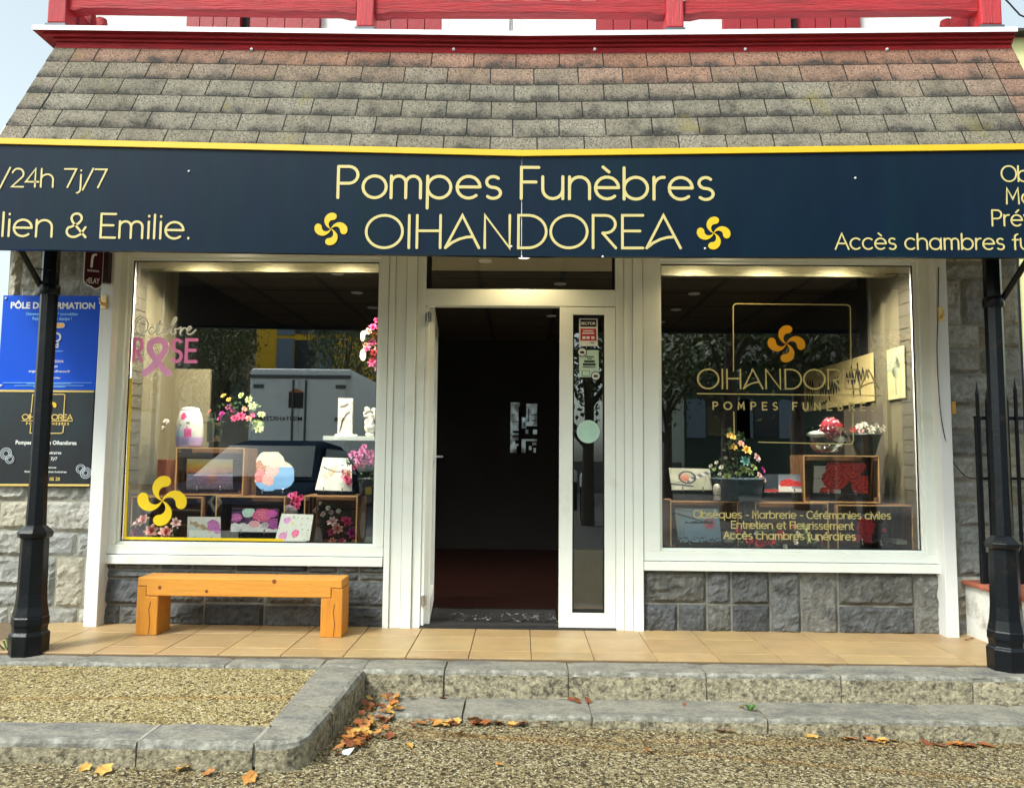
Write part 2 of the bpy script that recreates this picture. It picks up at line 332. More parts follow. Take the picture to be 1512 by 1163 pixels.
m_mortar = M('mortar', (.26,.25,.20), rough=.95, var=.2, vs=20, bump=.4, bs=90)
m_mortd = M('grey_mortar', (.19,.19,.165), rough=.95, var=.3, vs=16, bump=.4, bs=90)
m_glass = glass('window_glass', .165, 1.1)
m_glassd = glass('door_glass', .10, 1.1, (.8,.83,.8))
m_gold = M('gold_vinyl', (.86,.60,.10), rough=.45, var=.02)
m_yel = M('yellow_vinyl', (.66,.44,.008), rough=.4, var=.02)
m_amber = M('amber_vinyl', (.80,.36,.01), rough=.45, var=.02)
m_cream = M('cream_letters', (.56,.47,.19), rough=.4, var=.02)
m_wht = M('white_vinyl', (.75,.76,.74), rough=.5, var=.02)
m_chrome = M('brushed_metal', (.6,.6,.6), rough=.25, metal=1, var=.05)
m_brass = M('brass', (.72,.47,.16), rough=.35, metal=.7, var=.1)
m_brick = M('cream_brick', (.085,.075,.042), rough=.85, var=.15, vs=9, bump=.3, bs=50)

ROADZ = 0.0
FZ = PZ(929, 0, 870)                       # porch floor at the facade
Z_SOF = PZ(362, 0)                         # underside of the porch ceiling
XL, XR = PX(8, 0, 420), PX(1507, 0, 420)   # ends of the stone front
# window and door lines on the facade plane
WL = dict(g0=PX(178.5), g1=PX(557.5), o0=PX(164.5), o1=PX(570), zt=PZ(383.5), zb=PZ(805.5), zs=PZ(834))
WR = dict(g0=PX(973.5), g1=PX(1361.5), o0=PX(949.5), o1=PX(1377.5), zt=PZ(384), zb=PZ(811.5), zs=PZ(838))
def zl(py, px): return P(px, py, 0).z
WL['zt'] = zl(381,380); WL['zb'] = zl(805,365); WL['zs'] = zl(833,365)
WR['zt'] = zl(386,1165); WR['zb'] = zl(815,1172); WR['zs'] = zl(843,1172)

B = thing('shop_building', 'white framed shop front with stone walls under a tiled canopy and red balcony', 'building')

def stones(mb, x0, x1, z0, z1, y, seed, cols, protr=.028, bh=(.3,.4), tall=.4, sm=.021):
    rnd = random.Random(seed)
    def block(a, b, c, d):
        g = .0065; a += g; b -= g; c += g; d -= g
        if b-a < .02 or d-c < .02: return
        nx, nz = max(3, int((b-a)/sm)), max(3, int((d-c)/sm)); k = rnd.random()*50; col = rnd.choice(cols); f = rnd.uniform(.75,1.2); col = tuple(q*f for q in col)
        pr = protr*rnd.uniform(.6,1.25); tx, tz = rnd.uniform(-.3,.3), rnd.uniform(-.3,.3)
        vs = []
        for j in range(nz+1):
            for i in range(nx+1):
                u, v = i/nx, j/nz; x, z = lerp(a,b,u), lerp(c,d,v)
                e = min(u*(b-a), (1-u)*(b-a), v*(d-c), (1-v)*(d-c))/.011
                n1 = noise.noise(Vector((x*5, z*7, k))); n2 = abs(noise.noise(Vector((x*9+z*6, z*13-x*4, k+9)))); n3 = noise.noise(Vector((x*30, z*30, k)))
                n4 = abs(noise.noise(Vector((x*21-z*9, z*17+x*12, k+3)))); h = smooth(e)*max(.007, pr*(1.0+.55*n1 - .9*n2 - .45*n4 + tx*(u-.5) + tz*(v-.5)) + .005*n3)
                jx = 0 if i in (0,nx) else rnd.uniform(-.25,.25)*(b-a)/nx; jz = 0 if j in (0,nz) else rnd.uniform(-.25,.25)*(d-c)/nz
                vs.append((x+jx, y-max(0,h), z+jz))
        mb.add(vs, [(j*(nx+1)+i, j*(nx+1)+i+1, (j+1)*(nx+1)+i+1, (j+1)*(nx+1)+i) for j in range(nz) for i in range(nx)], 0, col)
    z = z0
    while z < z1-.02:
        H = rnd.uniform(*bh); zt = z+H if z+H < z1-.1 else z1
        x = x0 - rnd.uniform(0,.15)
        while x < x1:
            if rnd.random() < tall:
                wd = rnd.uniform(.16,.26); e = x+wd
                if x1-e < .08: e = x1
                block(max(x,x0), min(e,x1), z, zt)
            else:
                wd = rnd.uniform(.32,.55); e = x+wd
                if x1-e < .08: e = x1
                h = lerp(z, zt, rnd.uniform(.42,.58)); s = lerp(x, e, rnd.uniform(.35,.65))
                if rnd.random() < .5: block(max(x,x0), min(e,x1), z, h)
                else: block(max(x,x0), min(s,x1), z, h); block(max(s,x0), min(e,x1), z, h)
                if rnd.random() < .6: block(max(x,x0), min(e,x1), h, zt)
                else: block(max(x,x0), min(s,x1), h, zt); block(max(s,x0), min(e,x1), h, zt)
            x = e
        z = zt
GREY = [(.285,.28,.25),(.32,.31,.275),(.235,.24,.23),(.33,.305,.24),(.265,.263,.247)]
DARK = [(.083,.090,.095),(.105,.112,.112),(.068,.074,.082),(.135,.135,.122),(.095,.10,.104)]  # stones under the windows, coloured darker than the side walls
XPL0, XPL1 = PX(137,-.1), PX(156.5,-.1); XPR0, XPR1 = PX(1388.5,-.1), PX(1406.5,-.1)
XWL, XWR = PX(157, 0)-.005, PX(1386, 0)+.005
def stone_part(x0, x1, z0, z1, y, seed, cols, ms, mm, thick, **k):
    mb = MB(); stones(mb, x0, x1, z0, z1, y, seed, cols, **k); mb.box(x0, x1, y+.001, y+thick, z0, z1, 1)
    return mb.build('stone_wall', [ms, mm], B)
stone_part(XL, XPL0+.03, 0, Z_SOF, .03, 3, GREY, m_stone, m_mortar, .3)
stone_part(XPR1-.03, XR, 0, Z_SOF, .03, 11, GREY, m_stone, m_mortar, .3, bh=(.26,.4))
stone_part(XWL, PX(577,0,880), FZ-.02, WL['zs'], .012, 21, DARK, m_dkstone, m_mortd, .2, bh=(.30,.34), tall=.12)
stone_part(PX(951,0,890), XWR, FZ-.02, WR['zs'], .012, 35, DARK, m_dkstone, m_mortd, .2, bh=(.32,.36), tall=.55)
# white piers and dark reveals
for x0, x1, xi in ((XPL0, XPL1, XWL), (XPR0, XPR1, XWR)):
    mb = MB(); mb.box(x0, x1, -.1, .02, FZ-.02, Z_SOF); mb.build('white_pier', m_postw, B, .004)
    mb = MB()
    a, b = (x1, xi) if x0 < 0 else (xi, x0)
    mb.box(a-.002, b+.002, -.02, .08, FZ-.02, Z_SOF); mb.build('dark_reveal', M('reveal_dark', (.02,.02,.02), rough=.5, var=.1), B)  # inner reveal beside the pier, coloured near black
for px, py in ((154,-0), (1388,0)):
    pass
def keyswitch(px, py):
    c = P(px, py, -.1); mb = MB(); mb.box(c.x-.018, c.x+.018, -.112, -.1, c.z-.045, c.z+.045)
    o = mb.build('key_switch', M('brass_plate', (.82,.62,.28), rough=.35, metal=.3, var=.08), B, .003)
    mb = MB(); mb.tube([(c.x+.002,-.112,c.z-.02),(c.x-.006,-.14,c.z-.012)], .011, 10); mb.tube([(c.x-.003,-.138,c.z-.016),(c.x-.008,-.15,c.z+.02)], .006, 8)
    mb.build('barrel', m_brass, o)
keyswitch(154.5, 446); keyswitch(1388.5, 464)
# ------------------------------------------------------------------ shop windows
def frame_boxes(mb, o0, o1, g0, g1, zs, zb, zt, ztop, yf=-.02, yb=.07):
    mb.box(o0, g0, yf, yb, zb, ztop); mb.box(g1, o1, yf, yb, zb, ztop)
    mb.box(g0, g1, yf+.003, yb, zt, ztop)
    s = (zb+zs)/2 + .0
    mb.box(o0, o1, yf, yb, s, zb); mb.box(o0-.02 if o0 < 0 else o0, o1 if o0 < 0 else o1+.02, yf-.022, yb, zs, s-.004)
    # inner glazing bead
    bd = .018
    mb.box(g0, g0+bd, .005, yb-.01, zb+bd, zt-bd); mb.box(g1-bd, g1, .005, yb-.01, zb+bd, zt-bd)
    mb.box(g0, g1, .005, yb-.01, zb, zb+bd); mb.box(g0, g1, .005, yb-.01, zt-bd, zt)
def shop_window(Wd):
    mb = MB(); frame_boxes(mb, Wd['o0'], Wd['o1'], Wd['g0'], Wd['g1'], Wd['zs'], Wd['zb'], Wd['zt'], Z_SOF)
    o = mb.build('shop_window', m_white, B, .003)
    g = MB(); g.box(Wd['g0']+.004, Wd['g1']-.004, .03, .036, Wd['zb']+.004, Wd['zt']-.004); g.build('pane', m_glass, o)
    s = MB(); t = .006
    for a in ((Wd['g0']+.018, Wd['g0']+.018+t, Wd['zb']+.018, Wd['zt']-.018), (Wd['g1']-.018-t, Wd['g1']-.018, Wd['zb']+.018, Wd['zt']-.018), (Wd['g0']+.018, Wd['g1']-.018, Wd['zb']+.018, Wd['zb']+.018+t), (Wd['g0']+.018, Wd['g1']-.018, Wd['zt']-.018-t, Wd['zt']-.018)):
        s.box(a[0], a[1], .022, .03, a[2], a[3])
    s.build('seal', m_dark, o)
    return o
winL, winR = shop_window(WL), shop_window(WR)
YV = .0285
fv = flat(YV)
def pv(px, py): p = P(px, py, YV); return p.x, p.z
# left window vinyl: gold corner line, emblem, pink lettering
mb = MB()
a, b, c = pv(193,560), pv(184.5,794), pv(417,797)
a = pv(193.5,560)
mb.ribbon([a, b], .017, fv); mb.ribbon([b, c], .017, fv, off=.0004)
m_yelv = M('lifted_yellow_vinyl', (.86,.60,.012), rough=.4, var=.02); mb.build('corner_line', m_yelv, winL)  # yellow made brighter than the fascia's to offset the porch shade
mb = MB(); x, z = pv(239.5,739); lauburu(mb, x, z, .165, fv); mb.build('emblem', m_yelv, winL)
mp = M('pink_vinyl', (.95,.26,.62), rough=.5, var=.03); mp2 = M('light_pink_vinyl', (.95,.40,.76), rough=.5, var=.03)
mb = MB()
rib = [(-.62,-1.0),(-.18,-.62),(.35,.12),(.42,.42),(.3,.66),(0,.76)]
x, z = pv(232.5,523); R = .128
def band(mb, pts, wd, off): mb.ribbon([(x+R*p[0], z+R*p[1]) for p in catmull(pts, 5, False)], wd, fv, off=off)
band(mb, [(.62,-1.0),(.2,-.62),(-.33,.1),(-.42,.42),(-.3,.66),(0,.76)], .042, 0)
band(mb, [(-.62,-1.0),(-.2,-.62),(.33,.1),(.42,.42),(.3,.66),(-.02,.76)], .042, .001)
mb.build('ribbon', mp2, winL)
mb = MB(); x, z = pv(195.5,532.5); x1, _ = pv(208,532)
h = pv(200,500)[1]-pv(200,532)[1]
stroke_text(mb, 'R', x, x1+.01, z, h, .022, fv); x, z = pv(252,533.5); x1, _ = pv(289,533)
stroke_text(mb, 'SE', x, x1+.012, z, h, .022, fv, track=.1); mb.build('lettering', mp, winL)
# handwritten word
mb = MB(); x0, z0 = pv(198,494); x1, _ = pv(289,493); k = (x1-x0)/9.2
scr = [[(1.5,2.9),(.6,2.6),(.2,1.5),(.5,.3),(1.2,.1),(1.9,.8),(2.0,2.0),(1.4,3.0),(.7,3.2),(.1,2.6)], [(2.9,1.2),(2.5,1.3),(2.2,.6),(2.5,.05),(3.0,.4)], [(3.0,.4),(3.6,1.6),(3.9,2.4),(3.5,.6),(3.7,.05),(4.2,.5)], [(3.2,1.6),(4.2,1.8)],
       [(5.0,1.0),(4.5,1.2),(4.2,.6),(4.5,.1),(5.0,.4),(4.95,1.0),(5.3,.8)], [(5.3,.8),(6.1,2.4),(6.2,3.1),(5.8,2.6),(5.5,.8),(5.7,.1),(6.2,.4),(6.1,1.0),(6.5,1.0)], [(6.5,1.0),(7.0,1.3),(6.9,.4),(7.0,0)], [(7.0,.5),(7.4,1.2),(7.8,1.1)], [(7.9,.6),(8.5,1.2),(8.3,1.5),(7.9,.9),(8.1,.1),(8.7,.3),(9.2,.9)]]
for i, s_ in enumerate(scr): mb.ribbon([(x0+p.x*k, z0+p.y*k*.86) for p in catmull(s_, 5, False)], .0085, fv, off=i*.0004)
mb.build('lettering', M('lifted_white_vinyl', (.9,.9,.88), rough=.5, var=0), winL)  # white raised to offset the porch shade on this word
# right window vinyl
mb = MB()
def ln(mb, pts, wd): mb.ribbon([pv(*p) for p in pts], wd, fv)
ln(mb, [(1083,548),(1082.5,452),(1085,449),(1088,448.5),(1250,450),(1254,451.5),(1255.5,455),(1256.5,540)], .006)
ln(mb, [(1083.5,608),(1084,640)], .006); ln(mb, [(1259,608),(1260,650),(1258,655),(1254,655.5),(1120,652.5)], .006)
ln(mb, [(1030,581),(1302,584)], .007)
mb.build('outline', m_cream, winR)
mb = MB(); x0, z0 = pv(1029,573.5); x1, zz = pv(1299,574.5); stroke_text(mb, 'OIHΛNDOREΛ', x0, x1, z0, pv(1100,545)[1]-pv(1100,573.5)[1], .0095, fv, slope=(zz-z0)/(x1-x0))
mb.build('lettering', m_cream, winR)
mb = MB(); x0, z0 = pv(1052,604); x1, zz = pv(1294,606); stroke_text(mb, 'POMPES FUNÈBRES', x0, x1, z0, .047, .0085, fv, slope=(zz-z0)/(x1-x0), track=.75)
mb.build('lettering', m_cream, winR)
mb = MB(); x, z = pv(1161,507.5); lauburu(mb, x, z, .125, fv); mb.build('emblem', m_amber, winR)
for t, a, b, py in (('Obsèques - Marbrerie - Cérémonies civiles', 1024, 1316, 764), ('Entretien et Fleurissement', 1079, 1261, 779.5), ('Accès chambres funéraires', 1068, 1264, 795)):
    mb = MB(); x0, z0 = pv(a, py); x1, zz = pv(b, py+2); stroke_text(mb, t, x0, x1, z0, .047, .0062, fv, slope=(zz-z0)/(x1-x0)); mb.build('lettering', m_cream, winR)
# ------------------------------------------------------------------ entrance
mb = MB(); yb = .07
ztr1, ztr0 = PZ(427.5), PZ(452)
X = lambda px: PX(px)
for a, b, yf in ((571.5,580,-.035),(580.4,596.6,-.02),(597.2,612,-.028),(612.6,625,-.01)): mb.box(X(a), X(b), yf, yb, FZ-.01, Z_SOF)
for a, b, yf in ((909,921.2,-.01),(921.8,933.6,-.022),(934.2,948.6,-.03)): mb.box(X(a), X(b), yf, yb, FZ-.01, Z_SOF)
mb.box(X(625), X(909), -.008, yb, ztr0, ztr1); mb.box(X(625), X(909), -.008, yb, PZ(372), Z_SOF)
ent = mb.build('door_frame', m_white, B, .003)
mb = MB(); mb.box(X(625.5), X(908.5), .03, .036, ztr1+.002, PZ(372)-.002); mb.build('transom_pane', m_glass, ent)
mb = MB(); mb.box(X(625.2), X(908.8), .02, .045, ztr1, ztr1+.012); mb.box(X(625.2), X(632), .02, .045, ztr1, PZ(372)); mb.box(X(905), X(908.8), .02, .045, ztr1, PZ(372)); mb.build('seal', m_dark, ent)
mb = MB(); mb.box(X(625), X(909), -.03, .1, FZ-.004, FZ+.008); mb.build('sill_bar', M('dark_sill', (.03,.03,.03), rough=.5), ent)
# fixed narrow leaf
mb = MB(); zb0, zb1, zg0, zg1 = FZ+.012, ztr0-.006, zl(904.5,870), zl(465,870)
mb.box(X(826), X(845.5), -.012, .05, zb0, zb1); mb.box(X(892.5), X(908.6), -.012, .05, zb0, zb1); mb.box(X(845.5), X(892.5), -.012, .05, zb0, zg0); mb.box(X(845.5), X(892.5), -.012, .05, zg1, zb1)
leaf = mb.build('door', m_white, B, .003); leaf['label'] = 'narrow closed door leaf with stickers'
mb = MB(); mb.box(X(845.7), X(892.3), .015, .02, zg0, zg1); mb.build('pane', m_glassd, leaf)
mb = MB()
for a in ((X(845.5), X(847.5), zg0, zg1), (X(890.5), X(892.5), zg0, zg1), (X(847.5), X(890.5), zg0, zg0+.02), (X(847.5), X(890.5), zg1-.012, zg1)): mb.box(a[0], a[1], .002, .03, a[2], a[3])
mb.build('seal', m_dark, leaf)
fs = flat(.0145)
def rect(mb, x0, y0, x1, y1, m, off=0., c=None):
    p, q = P(x0,y0,.0145), P(x1,y1,.0145); mb.box(p.x, q.x, .0145-.0008-off, .0145-off, q.z, p.z, m, c)
mb = MB(); SM = [m_wht, m_dark, M('sticker_red', (.45,.02,.03), rough=.5), M('pale_green_paper', (.55,.72,.60), rough=.8), M('dark_ink', (.03,.04,.03), rough=.8)]
rect(mb, 855, 470, 882.5, 511, 0); rect(mb, 857, 472, 880.5, 482.5, 1, .001); rect(mb, 857, 485, 880.5, 503, 2, .001)
p = P(868.5, 479.3, .0145); mb.text('SECTOR', .026, fs, p.x, p.z, 0, bold=.03, off=.0025)
for a, b, y in ((861,876,488.5),(859.5,877.5,492)): rect(mb, a, y-.8, b, y+1, 0, .0022)
for a in (860, 866, 873): rect(mb, a, 496.5, a+4.5, 500.5, 0, .0022)
rect(mb, 872, 505.5, 877, 506.6, 4, .001)
mb.build('alarm_sticker', SM, leaf)
mb = MB(); p, q = P(854.5,517,.0145), P(884.5,557,.0145)
mb.prism([(p.x,p.z),(p.x+.006,q.z),(q.x,q.z+.003),(q.x-.004,p.z+.002)], .0125, .0135, 3)
for a, b, y, h in ((864,877,526.5,.8),(867,874,529.5,.7),(862.5,878,533.5,1.6),(860.5,879.5,538,1.7),(860,879,542,.7)): rect(mb, a, y-h, b, y+h, 4, .0025)
rect(mb, 859, 547, 871, 555, 4, .0025); rect(mb, 860, 547.6, 870.4, 554.4, 3, .0033)
for px, py in ((859.5,520),(879.5,555)):
    c = P(px,py,.0145)
    for r, mi, o in ((.031,1,.004),(.026,0,.005)):
        mb.prism([(c.x+r*cos(t*pi/12), c.z+r*sin(t*pi/12)) for t in range(24)], .0145-o-.0008, .0145-o, mi)
    rect(mb, px-3, py-1.5, px+3, py+2, 4, .006)
mb.build('pinned_notice', SM, leaf)
c = P(868.5, 637, .0145); mb = MB()
mb.prism([(c.x+.076*cos(t*pi/20), c.z+.076*sin(t*pi/20)) for t in range(40)], .0125, .0145, 3)
mb.ribbon(A(c.x,c.z,.066,.066,0,348,30), .003, fs, 0, closed=True, dep=.003)
mb.build('round_sticker', [m_wht, m_dark, m_wht, M('mint_vinyl', (.42,.66,.55), rough=.5)], leaf)
# open leaf, swung inwards along the left jamb
mb = MB(); wd = .88; th = .045
d0 = thing('tmp', 'x', 'x'); bpy.data.objects.remove(d0)
hx0, hy0 = X(632.5), .045; dirv = Vector((X(640.5)-X(632), 0, 0)); far = Vector((PX(643, .95)-.012, .93, 0)); dv = (far-Vector((hx0,hy0,0))).normalized(); nv = Vector((-dv.y, dv.x, 0))
T = Matrix(((dv.x, nv.x, 0, hx0),(dv.y, nv.y, 0, hy0),(0,0,1,0),(0,0,0,1)))
for a in ((0,.08,zb0,zb1),(wd-.08,wd,zb0,zb1),(.08,wd-.08,zb0,zb0+.12),(.08,wd-.08,zb1-.08,zb1)): mb.box(a[0], a[1], -th/2, th/2, a[2], a[3], T=T)
od = mb.build('door', m_white, B, .003); od['label'] = 'glazed door leaf standing open inwards'
mb = MB(); mb.box(.08, wd-.08, -.004, .004, zb0+.12, zb1-.08, T=T); mb.build('pane', m_glassd, od)
mb = MB(); mb.box(X(625.3), X(630), .0, .045, zb0, zb1); mb.build('hinge_strip', m_white, od, .002)
mb = MB()
for z in (zb0+.16, PZ(470)): mb.box(X(626), X(634), -.02, .012, z-.03, z+.03); mb.tube([(X(630),-.022,z-.035),(X(630),-.022,z+.035)], .009)
mb.build('hinge', m_chrome, od)
mb = MB(); z = PZ(675); p = T @ Vector((wd-.05, -th/2, z)); mb.tube([p, p+Vector((.05,-.005,0)), p+Vector((.055,-.1,0))], .009); mb.build('handle', m_chrome, od)
# ------------------------------------------------------------------ porch ceiling, inside of the shop
mb = MB(); mb.box(XL-.1, XR+.1, -.66, .02, Z_SOF, Z_SOF+.05); mb.box(XL-.1, XR+.1, -.82, -.66, Z_SOF-.02, Z_SOF+.05, 1); mb.box(XL-.1, XR+.1, -1.15, -.82, Z_SOF-.02, Z_SOF+.05, 1)
sof = mb.build('porch_ceiling', [m_soffit, M('dark_boards', (.03,.028,.025), rough=.8)], B)
m_lamp = emitter('lit_lamp', (1,.86,.62), 7.)
for x in (PX(345), PX(771), PX(1070)):
    mb = MB(); mb.lathe([(.055,Z_SOF-.012),(.06,Z_SOF)], (x,-.2,0), 20, 0); mb.lathe([(.0,Z_SOF-.006),(.042,Z_SOF-.0065)], (x,-.2,-.007), 20, 1); mb.build('downlight', [m_wht, m_lamp], sof)
    l = bpy.data.lights.new('downlight', 'SPOT'); l.energy = 8; l.color = (1,.80,.42); l.spot_size = radians(140); l.spot_blend = .6; l.shadow_soft_size = .05
    lo = bpy.data.objects.new('downlight_lamp', l); COL.objects.link(lo); lo.location = (x,-.2,Z_SOF-.03); lo.parent = sof
def lamp(x, y, z, e, par, ang=120, col=(1,.88,.68)):
    l = bpy.data.lights.new('spot', 'SPOT'); l.energy = e; l.color = col; l.spot_size = radians(ang); l.spot_blend = .7; l.shadow_soft_size = .06
    o = bpy.data.objects.new('spot_lamp', l); COL.objects.link(o); o.location = (x, y, z); o.parent = par
ZC = Z_SOF + .02; YB = 4.4
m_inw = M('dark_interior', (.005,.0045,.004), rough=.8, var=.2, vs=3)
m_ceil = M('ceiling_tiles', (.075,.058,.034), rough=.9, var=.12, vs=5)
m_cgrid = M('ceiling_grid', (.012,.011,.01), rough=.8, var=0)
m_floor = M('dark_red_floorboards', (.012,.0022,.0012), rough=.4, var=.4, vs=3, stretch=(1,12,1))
XI0, XI1 = PX(173), PX(1367)
mb = MB(); mb.box(XI0-.4, XI1+.4, .02, YB, ZC, ZC+.04)
ce = mb.build('interior_ceiling', m_ceil, B)
mb = MB()
for k in range(8): x = PX(766)+(k-4)*.66+.33; mb.box(x-.02, x+.02, .08, YB, ZC-.006, ZC)
for k in range(7): y = .35+k*.6; mb.box(XI0, XI1, y-.008, y+.008, ZC-.004, ZC-.0005)
mb.build('grid_bar', m_cgrid, ce)
mb = MB(); mb.box(XI0, XI1, .045, YB, FZ-.1, FZ-.012); mb.build('interior_floor', m_floor, B)
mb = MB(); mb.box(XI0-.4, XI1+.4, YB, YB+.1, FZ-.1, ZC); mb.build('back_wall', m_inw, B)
for s, x in ((-1, XI0), (1, XI1)):
    a, b = (x-.12, x) if s < 0 else (x, x+.12)
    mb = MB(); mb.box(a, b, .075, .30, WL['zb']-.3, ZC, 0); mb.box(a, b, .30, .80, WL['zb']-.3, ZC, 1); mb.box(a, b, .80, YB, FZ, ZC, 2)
    xs = x-s*.03; mb.box(min(x,xs), max(x,xs), .46, .52, WL['zb']-.3, ZC-.3, 1)
    # brick joints
    for k in range(26):
        z = WL['zb']-.2+k*.085
        if z < ZC-.05: mb.box(min(x,x-s*.004), max(x,x-s*.004), .08, .30, z, z+.075, 0, None); 
    if s > 0: mb.box(x-.012, x, .52, 1.25, FZ, WL['zb']+1.0, 3)
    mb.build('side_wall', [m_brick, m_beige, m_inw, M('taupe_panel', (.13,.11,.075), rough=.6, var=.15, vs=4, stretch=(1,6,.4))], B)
m_head = M('cream_header', (.13,.112,.048), rough=.8, var=.05)
mb = MB(); mb.box(XI0, X(566), .3, .34, PZ(403.5,.3), ZC); mb.box(X(566)+.0, X(609), .12, .16, FZ, ZC, 1); mb.build('window_header', [m_head, m_inw], B)
mb = MB(); mb.box(X(970), XI1, .3, .34, PZ(405.5,.3), ZC); mb.box(X(925), X(970), .12, .16, FZ, ZC, 1); mb.build('window_header', [m_head, m_inw], B)
for px, py, wdx in ((716,386,0),(827,420,0),(814,467,0),(960,467,0),(498,404.5,0),(527,433,0),(550,455,0),(1025,434.5,0),(998,458,0),(975,476,0)):
    c = G(px, py, ZC-.012); r = .036
    mb = MB(); mb.lathe([(r+.016,-.002),(r+.012,-.008),(r,-.008)], (c.x,c.y,ZC-.004), 20, 0); mb.lathe([(0,-.0075),(r,-.007)], (c.x,c.y,ZC-.004), 20, 1); mb.build('ceiling_light', [m_wht, emitter('lit_spot', (1,.93,.8), 5.) if 'lit_spot' not in bpy.data.materials else bpy.data.materials['lit_spot']], B)
for x in (PX(262), PX(375), PX(495), PX(1040), PX(1155), PX(1268)): lamp(x, .085, ZC-.03, 112, ce, 150, (1,.93,.82))  # unseen extra lamps behind the glass, added to brighten the goods
for x, y in ((1.5,1.6),(1.5,2.3),(-1.43,.9),(-1.43,1.6)): lamp(x, y, ZC-.03, 10, ce, 120)
# display platforms behind the glass with imitation grass
m_turf = M('imitation_grass', (.018,.05,.012), rough=.9, var=.5, vs=60, bump=.8, bs=200)
PLZ = WL['zb']-.012; PRZ = WR['zb']-.006
DIS = []
for (x0, x1, z) in ((XI0, X(566), PLZ), (X(968), XI1, PRZ)):
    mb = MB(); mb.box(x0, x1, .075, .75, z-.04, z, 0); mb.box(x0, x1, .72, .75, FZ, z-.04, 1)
    rnd = random.Random(int(z*1e6))
    for k in range(1500):
        x, y = rnd.uniform(x0+.01,x1-.01), .08+.25*rnd.random()**2; h = rnd.uniform(.01,.022)
        mb.add([(x-.002,y,z),(x+.002,y,z),(x+rnd.uniform(-.006,.006),y+rnd.uniform(-.006,.006),z+h)], [(0,1,2)], 0)
    DIS.append(mb.build('display_platform', [m_turf, m_inw], B))
# panes at the far end of the shop, daylight put in as a glow
m_far = emitter('glowing_far_window', (.55,.68,.72), .09)
_n = m_far.node_tree.nodes; _L = m_far.node_tree.links; _z = _n.new('ShaderNodeTexNoise'); _z.inputs['Scale'].default_value = 13; _z.inputs['Detail'].default_value = 6; _tc = _n.new('ShaderNodeTexCoord'); _L.new(_tc.outputs['Object'], _z.inputs[0])
_rp = ramp(_n, [(.42,(.01,.012,.012)),(.5,(.30,.38,.40)),(.6,(.60,.72,.74))]); _L.new(_z.outputs[0], _rp.inputs[0]); _L.new(_rp.outputs[0], _n['Principled BSDF'].inputs['Emission Color'])
mb = MB(); yb_ = YB-.02
def farq(a, b, c_, d): p, q = P(a,b,yb_), P(c_,d,yb_); mb.box(p.x, q.x, yb_-.01, yb_, q.z, p.z, 0)
farq(754,594,767,668); farq(770,616,777,632); farq(777,596,793,622); farq(771,622,793,629); farq(770,648,776,668); farq(776,648,793,651); farq(776,634,780,640); farq(783,602,793,622) if False else None
for q in ((787,634,793,641),(786,653,792,657),(781,658,785,664),(788,661,791,668)): farq(*q)
fw = mb.build('far_window', m_far, B)
mb = MB()
def bar(a, b, c_, d): p, q = P(a,b,yb_), P(c_,d,yb_); mb.box(p.x, q.x, yb_-.03, yb_-.012, q.z, p.z)
for q in ((766,600,770,668),(755,622,768,623),(780,603,781,622),(783,612,793,613),(761,650,768,655),(763,658,768,669),(757,636,767,639),(757,643,766,645),(785,620,791,621.5),(781,630,793,634)): bar(*q)
mb.build('glazing_bar', m_dark, fw)
# ------------------------------------------------------------------ tiled canopy roof
def tri(pts, u):                       # piecewise line through three points, u in -1..1
    a, b, c = pts; return a.lerp(b, u+1) if u <= 0 else b.lerp(c, u)
YS = -1.2
RB = [P(-7,211,YS+.01), P(771,231,YS+.01), P(1568,219,YS+.01)]
RT = [P(82,69,-.935), P(771,79,-.935), P(1494,70,-.935)]
def roofp(u, v, up=0.):
    p = tri(RB, u).lerp(tri(RT, u), v); return p + Vector((0,-.86,.5))*up
m_shing = bpy.data.materials.new('asphalt_shingles'); m_shing.use_nodes = True
n = m_shing.node_tree.nodes; L = m_shing.node_tree.links; b = n['Principled BSDF']; b.inputs['Roughness'].default_value = .9; b.inputs['Specular IOR Level'].default_value = .25
at = n.new('ShaderNodeAttribute'); at.attribute_name = 'Col'; tc = n.new('ShaderNodeTexCoord')
z1 = n.new('ShaderNodeTexNoise'); z1.inputs['Scale'].default_value = 120; z1.inputs['Detail'].default_value = 3; L.new(tc.outputs['Object'], z1.inputs[0])
z2 = n.new('ShaderNodeTexNoise'); z2.inputs['Scale'].default_value = 5; z2.inputs['Detail'].default_value = 9; z2.inputs['Roughness'].default_value = .75; L.new(tc.outputs['Object'], z2.inputs[0])
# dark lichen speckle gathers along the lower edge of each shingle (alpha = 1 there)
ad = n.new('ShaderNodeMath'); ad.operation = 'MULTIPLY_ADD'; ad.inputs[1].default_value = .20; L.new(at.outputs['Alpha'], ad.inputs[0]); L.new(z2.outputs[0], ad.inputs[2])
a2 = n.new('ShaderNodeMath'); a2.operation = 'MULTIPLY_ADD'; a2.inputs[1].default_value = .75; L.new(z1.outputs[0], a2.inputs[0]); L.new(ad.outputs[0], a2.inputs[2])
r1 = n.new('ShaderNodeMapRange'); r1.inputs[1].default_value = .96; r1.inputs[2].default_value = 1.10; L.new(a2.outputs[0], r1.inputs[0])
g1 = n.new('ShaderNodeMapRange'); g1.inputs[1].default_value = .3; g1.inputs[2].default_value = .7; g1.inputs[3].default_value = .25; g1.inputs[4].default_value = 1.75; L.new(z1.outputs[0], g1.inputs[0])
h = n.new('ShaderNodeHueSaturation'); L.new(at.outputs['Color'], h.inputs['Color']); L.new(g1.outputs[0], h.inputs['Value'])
mx = n.new('ShaderNodeMix'); mx.data_type = 'RGBA'; L.new(r1.outputs[0], mx.inputs[0]); L.new(h.outputs[0], mx.inputs[6]); mx.inputs[7].default_value = (.035,.033,.03,1)
